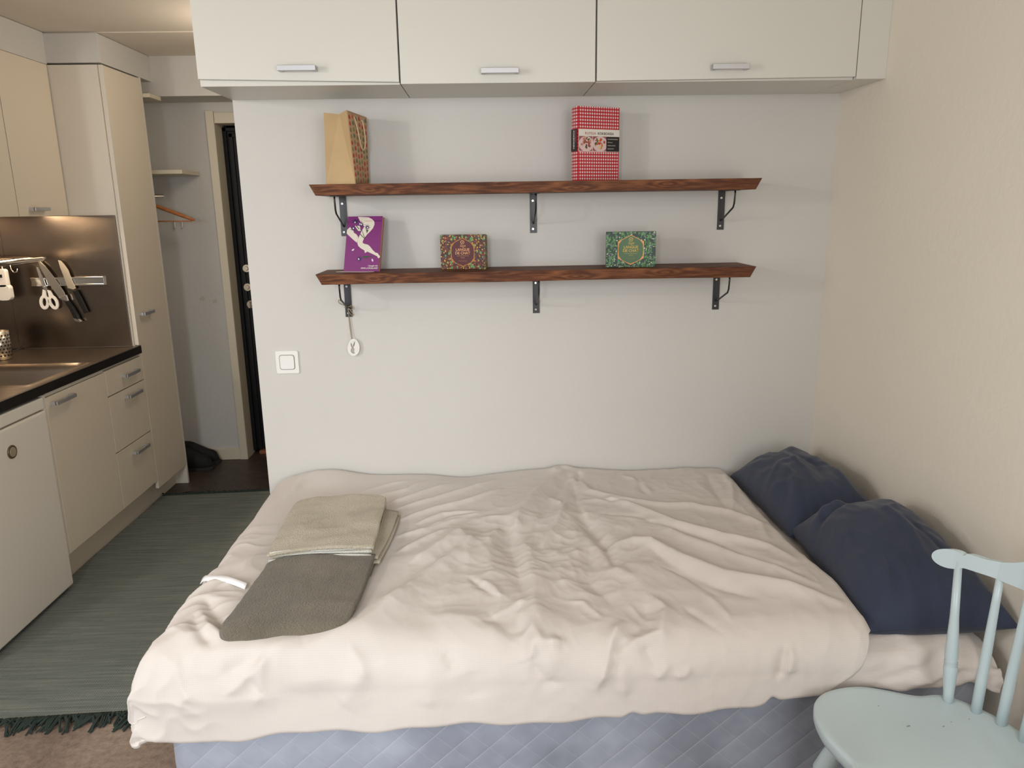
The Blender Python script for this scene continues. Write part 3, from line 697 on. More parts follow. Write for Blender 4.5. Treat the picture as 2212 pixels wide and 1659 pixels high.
def dish(name, x0, x1, z0, z1, bg, plate, blobs, seed):
    p = obj(name, G().box(x0, x1, -.0009, -.0006, z0, z1), mat(name+'_bg', bg, .5), t)
    def clip(poly): return [(min(max(u, x0), x1), min(max(v, z0), z1)) for u, v in poly]
    cx, cz = (x0+x1)/2, (z0+z1)/2
    obj('plate', G().prism(clip(ell(cx+.002, cz-.001, (x1-x0)*.56, (z1-z0)*.52, 36)), .0009, .0010, FRONT(0)), mat(name+'_pl', plate, .5), p)
    rr = random.Random(seed); g_ = {}
    for k in range(34):
        c = blobs[rr.randrange(len(blobs))]; a = rr.random()*6.28; q = rr.random()**.5*.36
        poly = clip(ell(cx+math.cos(a)*q*(x1-x0), cz+.002+math.sin(a)*q*(z1-z0), rr.uniform(.0025, .006), rr.uniform(.0015, .004), 12, rr.random()*3))
        g_.setdefault(c, G()).prism(poly, .0010+.000006*k, .00104+.000006*k, FRONT(0))
    for c, gg in g_.items(): obj('food', gg, mat('food_%d_%d_%d' % c, c, .5), p)
dish('dish_photo', .001, .054, zb0+.002, .147, (150, 84, 84), (216, 190, 186), [(150, 70, 60), (186, 112, 96), (96, 60, 44), (200, 140, 110), (74, 84, 48)], 4)
dish('dish_photo', .056, .110, zb0+.002, .147, (206, 196, 160), (226, 220, 204), [(196, 66, 30), (210, 120, 60), (60, 88, 52), (222, 190, 120), (176, 60, 50)], 8)
obj('black_panel', G().box(.110, W, -.0009, -.0006, zb0+.001, .147), mat('ink_black', (24, 22, 22), .5), t)
TM = lambda x, z, y=-.0013: Matrix.Translation((x, y, z)) @ Matrix.Rotation(R(90), 4, 'X')
M_inkred = mat('ink_red', (168, 60, 60), .5); M_ink = mat('ink_dark', (40, 38, 36), .5)
text('title_word', 'RUTIGA', .0115, M_inkred, t, TM(.024, .1525), align='LEFT', spacing=1.08)
text('title_word', 'KOKBOKEN', .0115, M_ink, t, TM(.0745, .1525), align='LEFT', bold=.0001, spacing=1.05)
for k, s in enumerate(('GRUNDKOKBOKEN', 'FÖR ALLA', 'STORA KAPITEL', '2000 RECEPT')):
    text('panel_text', s, .0046, M_white, t, TM(.115, .1370-k*.0105), align='LEFT')
SM = lambda y, z: Matrix.Translation((-.0052, y, z)) @ Matrix.Rotation(R(-90), 4, 'Z') @ Matrix.Rotation(R(90), 4, 'X') @ Matrix.Rotation(R(-90), 4, 'Z')
obj('spine_label', G().box(-.0048, -.0042, .004, D-.004, zb0+.001, zb1), mat('ink_black', (24, 22, 22), .5), t)
text('spine_title', 'RUTIGA', .011, M_inkred, t, SM(.014, zb1-.004), align='LEFT', bold=.0003)
text('spine_title', 'KOKBOKEN', .011, M_white, t, SM(.027, zb1-.004), align='LEFT', bold=.0003)

# ============================================================ PAPER BAG
L0 = (-.49, -.1, ZU)
t = thing('paper_bag', 'brown kraft gift bag with a leaf-printed side on the upper shelf', 'bag', L0)
Ab, Bb, Cb, Db = (-.530, -.172), (-.431, -.183), (-.409, -.022), (-.505, -.012)
At, Bt, Ct, Dt = (-.526, -.15), (-.445, -.183), (-.404, -.03), (-.495, -.012)
zt0, zt1 = ZU+.234, ZU+.228
def lerp(a, b, s): return tuple(x+(y-x)*s for x, y in zip(a, b))
Pb = {k: (v[0], v[1], ZU) for k, v in zip('ABCD', (Ab, Bb, Cb, Db))}; Ptp = {k: (v[0], v[1], z) for k, v, z in zip('ABCD', (At, Bt, Ct, Dt), (zt0-.003, zt0, zt1, zt1))}
fold_t = lerp(Ptp['A'], Ptp['B'], .52); fold_t = (fold_t[0]+.006, fold_t[1]+.028, fold_t[2]-.006); fold_m = lerp(Pb['A'], Pb['B'], .5); fold_m = (fold_m[0], fold_m[1]+.004, ZU+.045)
vs = [Pb['A'], Pb['B'], Ptp['B'], Ptp['A'], fold_t, fold_m]
g = G().add([Pb['A'], Pb['B'], fold_m, Ptp['A'], fold_t, Ptp['B']], [(0, 1, 2), (0, 2, 4, 3), (1, 5, 4, 2)])
g.add([Pb['C'], Pb['D'], Ptp['D'], Ptp['C']], [(0, 1, 2, 3)]).add([Pb['D'], Pb['A'], Ptp['A'], Ptp['D']], [(0, 1, 2, 3)]).add([Pb['A'], Pb['B'], Pb['C'], Pb['D']], [(3, 2, 1, 0)])
o = obj('paper_body', T_(g, L0), M_kraft, t, fixn=False); md = o.modifiers.new('s', 'SOLIDIFY'); md.thickness = .0007; md.offset = 0
g = G().grid(np.array([[lerp(lerp(Pb['B'], Pb['C'], s/12), lerp(Ptp['B'], Ptp['C'], s/12), q/16) for q in range(17)] for s in range(13)]))
o = obj('printed_panel', T_(g, L0), mat('kraft_print_ground', (196, 160, 122), .7), t, fixn=False, label='side panel printed with rows of coloured leaves'); md = o.modifiers.new('s', 'SOLIDIFY'); md.thickness = .0007; md.offset = 0
nrm = (Vector(Pb['C'])-Vector(Pb['B'])).cross(Vector(Ptp['B'])-Vector(Pb['B'])).normalized()
if nrm.x < 0: nrm = -nrm
def bagpt(s, q, off):
    p = Vector(lerp(lerp(Pb['B'], Pb['C'], s), lerp(Ptp['B'], Ptp['C'], s), q)); return tuple(p+nrm*off)
gg = {}
rr = random.Random(5)
colsb = [(184, 66, 52), (126, 128, 78), (198, 104, 68), (140, 138, 84), (190, 74, 66), (104, 118, 92)]
for i in range(6):
    for j in range(11):
        s = .09+i*.165; q = .05+j*.087+(.02 if i % 2 else 0)
        c = colsb[(i*2+j*3+rr.randrange(2)) % 6]
        poly = [bagpt(s+.048*math.cos(a)*(1-.35*math.sin(a)), q+.033*math.sin(a), .0008) for a in [2*math.pi*k/12 for k in range(12)]]
        gg.setdefault(c, G()).add(poly, [tuple(range(12))])
for c, g in gg.items(): obj('leaf_print', T_(g, L0), mat('print_%d_%d_%d' % c, c, .7), t)['kind'] = 'stuff'
pts = [bagpt(.30, .93, .002), bagpt(.29, .90, .006), bagpt(.34, .75, .009), bagpt(.44, .58, .008), bagpt(.56, .50, .007), bagpt(.68, .53, .008), bagpt(.73, .68, .009), bagpt(.70, .88, .006), bagpt(.69, .93, .002)]
def smooth_pts(P, n=6):
    P = [Vector(p) for p in P]; out = []
    for i in range(len(P)-1):
        p0 = P[max(i-1, 0)]; p1 = P[i]; p2 = P[i+1]; p3 = P[min(i+2, len(P)-1)]
        for k in range(n):
            t_ = k/n; out.append(.5*((2*p1)+(p2-p0)*t_+(2*p0-5*p1+4*p2-p3)*t_*t_+(3*p1-p0-3*p2+p3)*t_**3))
    return out+[P[-1]]
obj('handle', T_(G().tube(smooth_pts(pts), .0021, 8), L0), M_cord, t, label='cream cord handle')

# ============================================================ PAPERBACK (purple)
L0 = (-.505, -.098, ZL+.0012)
t = bpy.data.objects.new('paperback', None); COL.objects.link(t); t.location = L0
tag(t, 'purple paperback with pale legs and irises on the cover, leaning on the wall', 'book', 'books on the wall shelves')
t.rotation_euler = (Matrix.Rotation(R(-15), 3, 'Z') @ Matrix.Rotation(R(-19), 3, 'X')).to_euler()
W, H, D = .132, .199, .016
obj('cover', G().box(0, W, 0, .0006, 0, H).box(0, W, D-.0006, D, 0, H).box(-.0006, 0, 0, D, 0, H), mat('purple_cover', (122, 36, 112), .4), t)
obj('pages', G().box(0, W-.0015, .0006, D-.0006, .0015, H-.0015), mat('browned_pages', (196, 150, 104), .8), t, label='brown page edges')
def bk(px, py):
    # crop pixel on the cover -> cover plane
    q = (py-180)/(1455-180)
    l = 325+(222-325)*q; r = 1120+(1030-1120)*q
    return ((px-l)/(r-l)*W, (1-q)*H)
def bpoly(g, pts, lay): g.prism([bk(*p) for p in pts], .0002*lay, .0002*lay+.00015, FRONT(0)); return g
bone = mat('bone_print', (220, 212, 196), .5)
g = G()
bpoly(g, [(555, 190), (800, 205), (880, 250), (930, 310), (935, 370), (900, 460), (830, 540), (760, 610), (700, 690), (665, 760), (665, 800), (700, 820), (780, 840), (830, 880), (900, 970), (960, 1025), (1010, 1035), (1030, 1070), (1065, 1110), (1055, 1140), (1020, 1155), (1000, 1110), (900, 1060), (770, 1000), (720, 1035), (700, 970), (620, 925), (560, 870), (540, 800), (545, 720), (600, 610), (640, 520), (700, 420), (640, 340), (590, 270)], 1)
bpoly(g, [(300, 495), (370, 430), (440, 470), (460, 560), (520, 600), (560, 660), (530, 795), (440, 720), (295, 580)], 1)
bpoly(g, [(480, 400), (600, 400), (620, 520), (560, 520)], 1)
obj('legs_print', g, bone, t)
rr = random.Random(2)
M_iris, M_petal, M_stem = mat('iris_ink', (46, 26, 80), .5), mat('lilac_white', (224, 212, 226), .5), mat('stem_ink', (52, 74, 52), .5)
for (cx, cy, s, dots) in ((500, 300, 1.1, [(488, 320)]), (630, 370, 1.0, [(635, 372), (600, 358)]), (440, 465, 1.0, [(450, 460)]), (770, 440, 1.0, [(775, 445)]), (590, 1170, .9, [(575, 1175)])):
    out_ = []
    nk = 9; rs_ = [s*rr.uniform(60, 95) for _ in range(nk)]
    for k in range(nk):
        a = k*2*math.pi/nk
        out_.append((cx+rs_[k]*math.cos(a), cy+rs_[k]*math.sin(a))); a2 = a+math.pi/nk; out_.append((cx+s*30*math.cos(a2), cy+s*30*math.sin(a2)))
    f_ = obj('iris_print', bpoly(G(), out_, 2), M_iris, t)
    for q in dots: obj('petal_dot', bpoly(G(), ell(q[0], q[1], 16, 20, 10), 4), M_petal, f_)
for (cx, cy, r) in ((440, 960, .6), (890, 1200, -1.3)): obj('petal_print', bpoly(G(), ell(cx, cy, 34, 18, 12, -r), 2), M_petal, t)
for pts in ([(500, 390), (520, 385), (590, 480), (570, 480)], [(480, 500), (500, 495), (560, 560), (530, 560)], [(740, 490), (800, 500), (760, 580)], [(600, 600), (615, 590), (705, 690), (695, 700)], [(640, 500), (650, 500), (720, 690), (705, 690)], [(600, 470), (610, 465), (640, 510), (630, 520)], [(640, 1110), (900, 1100), (900, 1108), (700, 1160)]):
    obj('stem_print', bpoly(G(), pts, 3.2), M_stem, t)
BM = lambda px, py: TM(bk(px, py)[0], bk(px, py)[1], -.0012)
text('cover_text', 'I bought the', .0075, M_white, t, BM(1010, 1345), align='RIGHT', shear=.3, bold=.00015)
text('cover_text', 'KING of ENGLAND', .0075, M_white, t, BM(1010, 1400), align='RIGHT', shear=.3, bold=.00015)
for nm_, x0_, x1_, m_ in (('author_line', 700, 890, mat('peach_ink', (206, 160, 140), .5)), ('author_line', 930, 1090, M_iris)):
    g = G()
    for q in range(6): g.add([], []); bpoly(g, [(x0_+(x1_-x0_)*(q+.1)/6, 280), (x0_+(x1_-x0_)*(q+.8)/6, 282), (x0_+(x1_-x0_)*(q+.75)/6, 302), (x0_+(x1_-x0_)*(q+.15)/6, 300)], 3)
    obj(nm_, g, m_, t)['kind'] = 'stuff'
L0 = (-.46, -.12, ZL)
tag(obj('paper_slip', T_(G().prism([(-.530, -.112), (-.425, -.145), (-.392, -.135), (-.41, -.10), (-.50, -.085)], ZL+.0002, ZL+.0010, lambda u, v, w: (u, v, w)), L0), M_white, None, loc=L0), 'thin white paper slip lying under the purple paperback', 'paper')

# ============================================================ BISCUIT BOXES
def berry_mat(name, base, dots, scale):
    mt = mat(name, base, .45); b = mt.node_tree.nodes['Principled BSDF']
    tc = N(mt, 'ShaderNodeTexCoord'); prev = None
    for k, (col, sc_, th, st_) in enumerate(dots):
        mp = N(mt, 'ShaderNodeMapping'); mp.inputs['Location'].default_value = (k*3.7, k*1.3, k*2.1); mp.inputs['Scale'].default_value = st_[:3]; mp.inputs['Rotation'].default_value = (0, st_[3], 0)
        L(mt, tc.outputs['Object'], mp.inputs[0])
        v = N(mt, 'ShaderNodeTexVoronoi'); v.inputs['Scale'].default_value = sc_; L(mt, mp.outputs[0], v.inputs['Vector'])
        f = math_node(mt, 'LESS_THAN', v.outputs['Distance'], th)
        mx = N(mt, 'ShaderNodeMix', data_type='RGBA'); L(mt, f, mx.inputs[0])
        if prev: L(mt, prev, mx.inputs[6])
        else: mx.inputs[6].default_value = lin(base)
        mx.inputs[7].default_value = lin(col); prev = mx.outputs[2]
    L(mt, prev, b.inputs['Base Color']); return mt
M_berry = berry_mat('berry_pattern', (66, 28, 20), [((104, 40, 26), 110, .5, (1, 1, 1, 0)), ((72, 64, 72), 60, .3, (1, 1, 1, 0)), ((92, 150, 84), 100, .36, (1, 1, .7, .6)), ((206, 168, 60), 115, .27, (1, 1, 1, 0)), ((196, 96, 70), 190, .22, (1, 1, 1, 0))], 1)
M_leaf = berry_mat('leaf_pattern', (20, 52, 38), [((86, 134, 84), 150, .40, (1.0, 1, .42, .7)), ((58, 118, 60), 150, .36, (1.0, 1, .42, -.6)), ((108, 150, 84), 130, .26, (.5, 1, 1.2, .2)), ((126, 108, 138), 75, .22, (1, 1, 1, 0)), ((214, 214, 186), 80, .16, (1, 1, 1, 0))], 1)
M_gold = mat('gold_foil', (178, 120, 60), .35, metal=.3)
def biscuit_box(L0, rz, W, H, D, pm, panel, lab, side, txtcol):
    t = thing('biscuit_box', lab, 'box', L0, rz, group='patterned biscuit boxes')
    obj('tray', G().box(-W/2+.001 if side > 0 else -W/2+.001, W/2-.001, D*.55, D, .001, H-.003), pm, t, .0006)
    obj('lid', G().box(-W/2, W/2, 0, D*.62, 0, H), pm, t, .0008)
    cz = H*.49; hw = .049*W/.164*1; hh = .051*H/.12
    hexp = lambda s: [(0, cz+hh*s), (hw*s*.88, cz+hh*s*.56), (hw*s*.88, cz-hh*s*.56), (0, cz-hh*s), (-hw*s*.88, cz-hh*s*.56), (-hw*s*.88, cz+hh*s*.56)]
    e = obj('emblem', G().prism(hexp(1.0), 0, .0006, FRONT(0)), M_gold, t, label='gold-edged hexagonal emblem')
    inner = [(0, cz+hh*.95), (hw*.60, cz+hh*.66), (hw*.80, cz+hh*.4), (hw*.84, cz), (hw*.80, cz-hh*.4), (hw*.60, cz-hh*.66), (0, cz-hh*.95), (-hw*.60, cz-hh*.66), (-hw*.80, cz-hh*.4), (-hw*.84, cz), (-hw*.80, cz+hh*.4), (-hw*.60, cz+hh*.66)]
    obj('emblem_panel', G().prism(inner, .0006, .0010, FRONT(0)), panel, e)
    obj('emblem_seal', G().prism(ell(0, cz+hh*.70, .0072, .0072, 20), .001, .0013, FRONT(0), holes=[ell(0, cz+hh*.70, .0052, .0052, 20)]).prism(ell(0, cz+hh*.70, .0022, .0022, 10), .001, .0013, FRONT(0)), txtcol, e)
    k = H/.12
    text('emblem_text', 'Saga', .0125*k, txtcol, e, TM(0, cz+.0195*k, -.0014), shear=.4)
    text('emblem_text', 'LANGUE', .0128*k, txtcol, e, TM(0, cz+.0055*k, -.0014), bold=.0003)
    text('emblem_text', 'DE CHAT', .0128*k, txtcol, e, TM(0, cz-.0065*k, -.0014), bold=.0003)
    obj('emblem_rule', G().box(-.022, .022, -.0014, -.001, cz-.0125*k, cz-.0117*k).box(-.007, .007, -.0014, -.001, cz-.019*k, cz-.018*k), txtcol, e)
    obj('emblem_flourish', G().tube([(-.016+.0032*q, -.0012, cz-.0295*k+.0016*math.sin(q*2.2)) for q in range(11)], .0005, 5), txtcol, e)
    obj('emblem_arc', G().prism([(.012, cz-hh*.80), (0, cz-hh*.92), (-.012, cz-hh*.80), (0, cz-hh*.985)], .001, .0014, FRONT(0)), M_gold, e)
biscuit_box((-.082, -.094, ZL), R(-12), .163, .121, .044, M_berry, mat('maroon_panel', (82, 24, 26), .4), 'dark red berry-patterned biscuit box on the lower shelf', 1, mat('copper_ink', (206, 148, 104), .4, metal=.2))
biscuit_box((.510, -.136, ZL), R(-6), .173, .123, .045, M_leaf, mat('green_panel', (58, 96, 48), .4), 'green leaf-patterned biscuit box on the lower shelf', -1, mat('gold_ink', (176, 146, 58), .4, metal=.2))

# ============================================================ LIGHT SWITCH, EGG ORNAMENT
L0 = (-.7555, 0, 1.0135)
t = thing('light_switch', 'square white light switch on the wall left of the bed shelves', 'switch', L0)
obj('plate', G().prism(rrect(-.042, .042, -.043, .043, .006), .0003, .007, lambda u, v, w: (u, -w, v)), M_plastic, t, .0015)
obj('rocker_shadow_ring', G().prism(rrect(-.0285, .0285, -.0285, .0285, .009), .007, .0082, lambda u, v, w: (u, -w, v), holes=[rrect(-.0265, .0265, -.0265, .0265, .008)]), mat('switch_shadow_gap', (150, 144, 136), .6), t)  # grey ring, the shade of the gap round the rocker put into its colour
obj('rocker', G().prism(rrect(-.026, .026, -.026, .026, .008), .007, .0105, lambda u, v, w: (u, -w, v)), M_plastic, t, .0015)
L0 = (-.503, -.012, 1.066)
t = thing('egg_ornament', 'white egg-shaped ornament with a rabbit cut-out hanging on a jute string', 'ornament', L0)
egg = [(.0225*math.sin(a)*(1+.10*math.cos(a)*-1), .033*math.cos(a)) for a in [2*math.pi*k/40 for k in range(40)]]
rab = [(.006, .014), (.010, .006), (.004, -.002), (.003, .014), (.0, .022), (-.002, .012), (-.0005, .0), (-.006, .012), (-.011, .018), (-.011, .010), (-.006, -.001), (-.010, -.008), (-.009, -.017), (-.002, -.022), (.008, -.020), (.010, -.012), (.006, -.006)]
rab = [(-.008, .019), (-.0105, .012), (-.009, .004), (-.006, -.002), (-.010, -.007), (-.0115, -.014), (-.008, -.021), (0, -.024), (.004, -.021), (.000, -.017), (.002, -.012), (.003, -.005), (-.001, -.001), (.003, .006), (.006, .014), (.006, .021), (.002, .017), (-.001, .009), (-.003, .002), (-.0045, .010)]
egg = [(x*math.cos(.12)+y*math.sin(.12), -x*math.sin(.12)+y*math.cos(.12)) for x, y in egg]
obj('egg_disc', G().prism(egg[::-1], -.002, .002, lambda u, v, w: (u, w, v), holes=[rab]), M_egg, t, .0005)
S_ = lambda pts: smooth_pts(pts, 5)
g = G().tube(S_([(-.003, .001, .0285), (-.006, .004, .07), (-.009, .005, .11), (-.011, .003, .155)]), .0010, 6).tube(S_([(-.0045, .001, .0285), (-.009, .004, .06), (-.012, .005, .12), (-.012, .003, .155)]), .0010, 6)
g.tube(S_([(-.012, -.008, .155), (-.026, -.012, .17), (-.040, -.012, .180), (-.040, -.010, .168), (-.024, -.01, .160), (-.010, -.008, .153), (.004, -.01, .158), (.006, -.008, .145), (-.006, -.008, .143), (-.010, -.008, .152), (.004, -.008, .132), (.010, -.006, .121)]), .0014, 6)
g.tube(S_([(-.012, .001, .153), (-.024, .004, .150), (-.026, .0105, .150)]), .0012, 6).tube(S_([(-.012, -.008, .154), (.003, -.002, .152), (.005, .009, .150)]), .0012, 6)
g.tube(S_([(-.011, -.006, .153), (-.010, -.006, .14), (-.003, -.006, .127), (.006, -.006, .118)]), .0013, 6)
obj('string', g, M_string, t)

# ============================================================ BED
bx0, bx1, by0, by1 = -.80, 1.215, -1.2, -.02
L0 = (.2, -.6, 0)
t = thing('divan_bed', 'wide divan bed with blue-grey quilted sides standing against the wall', 'bed', L0)
def slab(x0, x1, y0, y1, z0, z1, r, nx=80, n_c=6, wob=None):
    poly = rrect(x0, x1, y0, y1, r, n_c)
    P2 = []
    for i in range(len(poly)):
        a = Vector(poly[i]); b = Vector(poly[(i+1) % len(poly)]); k = max(1, int((b-a).length/.025))
        for j in range(k): P2.append(a+(b-a)*j/k)
    return [tuple(p) for p in P2]
def pillow_sides(P2, prof, x0, x1, y0, y1, wob=None):
    cx, cy = (x0+x1)/2, (y0+y1)/2; rows = []
    for (ins, z) in prof:
        row = []
        for (x, y) in P2:
            dx = max(-1, min(1, (x-cx)/((x1-x0)/2))); dy = max(-1, min(1, (y-cy)/((y1-y0)/2)))
            px, py = x-ins*dx**9 if abs(dx) > .9 else x, y-ins*dy**9 if abs(dy) > .9 else y
            zz = z
            if wob: px, py, zz = wob(px, py, z)
            row.append((px, py, zz))
        rows.append(row)
    return np.array(rows).transpose(1, 0, 2)
P2 = slab(bx0, bx1, by0, by1, 0, 0, .05)
prof = [(.02, .055), (.004, .065), (0, .10), (-.002, .25), (0, .37), (.006, .395), (.03, .405), (.3, .408)]
g = G().grid(pillow_sides(P2, prof, bx0, bx1, by0, by1), closed_u=True)
g.box(bx0+.08, bx1-.08, by0+.08, by1-.05, .055, .4)
obj('base', T_(g, L0), M_quilt, t, label='blue-grey base with diamond quilting')
obj('mattress', T_(G().grid(pillow_sides(P2, [(.03, .408), (.01, .42), (.006, .45), (.01, .482), (.04, .495), (.3, .497)], bx0, bx1, by0, by1), closed_u=True).box(bx0+.09, bx1-.09, by0+.09, by1-.06, .41, .495), L0), M_sheet, t)
for x in (bx0+.12, bx1-.12):
    for y in (by0+.1, by1-.1): obj('leg', T_(G().cyl((x, y, 0), (x, y, .06), .025), L0), M_dark, t)

# fitted sheet, loose along the front at the head end
nu, nv = 260, 40
P = []
xs = np.linspace(-.81, 1.226, nu)
L0 = (.2, -.6, .5)
rows = []
for i, x in enumerate(xs):
    s = (x+.81)/2.036
    bot = .404+.006*math.sin(x*7+1)+.004*math.sin(x*23) - .0*s
    if x > 1.12: bot += .012*math.sin((x-1.12)*40)
    out = .006+.004*math.sin(x*9)+(.012 if x > 1.1 else 0)*min(1, (x-1.1)/.05)
    row = [(x, -.022, .44), (x, -.018, .49)]
    row += [(x, y, .502) for y in np.linspace(-.03, -1.12, 22)]
    for a in np.linspace(0, 90, 8): row.append((x, -1.14-(.062+out*.5)*math.sin(R(a)), .502-.045*(1-math.cos(R(a)))))
    yb = row[-1][1]
    for q in np.linspace(.1, 1, 8): row.append((x, yb-out*math.sin(q*3.1)*.6, .457-(.457-bot)*q))
    row.append((x, yb+.006, bot-.003)); row.append((x, yb+.012, bot+.004))
    rows.append(row)
P = np.array(rows)
X, Y, Z = P[..., 0].copy(), P[..., 1].copy(), P[..., 2].copy()
U = np.where(Z > .49, -Y, 1.2+(.5-Z))
h = .009*ridged(X*2.2+U*2.2, U*7-X*2.6, 21, 3)*np.clip((X-.8)*6, .2, 1)+.004*perlin(X*12, U*12, 4)
for pts, w, am in (([(.90, 1.22), (1.02, 1.19), (1.20, 1.13)], .012, .010), ([(.93, 1.27), (1.05, 1.235), (1.16, 1.17)], .010, -.008), ([(1.0, 1.29), (1.12, 1.24), (1.2, 1.19)], .010, .010), ([(1.12, 1.30), (1.17, 1.22), (1.19, 1.12)], .012, .012)):
    d_, p_ = seg_dist(X, U, pts); h += am*gs(d_, w)*np.sin(np.pi*(.08+.84*p_))
side = np.clip((-Y-1.15)/.05, 0, 1)
Z += h*(1-side); Y -= h*side*1.2
# drop at the head end corner
e = np.clip((X-1.17)/.056, 0, 1)**2
Z -= e*.02*(Z > .46); 
Ycol = Y
g = G().grid(np.stack([X, Y, Z], -1))
endc = np.stack([np.stack([X[-1]+.002*k, Y[-1], np.minimum(Z[-1], .49-.018*k) if k else Z[-1]], -1) for k in range(4)], 0)
g.grid(endc)
o = obj('fitted_sheet', T_(g, L0), M_sheet, None, loc=L0); tag(o, 'cream bed sheet covering the mattress, bare at the head end', 'sheet')
# bunched corner of the sheet at the head end
gg = np.linspace(0, 1, 26); A, B = np.meshgrid(gg, gg, indexing='ij')
XX = 1.13+.115*A; YY = -1.185-.028*np.sin(A*3.1)-.012*B
ZZ = .478-.080*B-.028*A+.004*np.sin(A*30+B*4)
YY += .006*ridged(A*4+B*2, B*5, 31, 2)
L0c = (1.19, -1.2, .42)

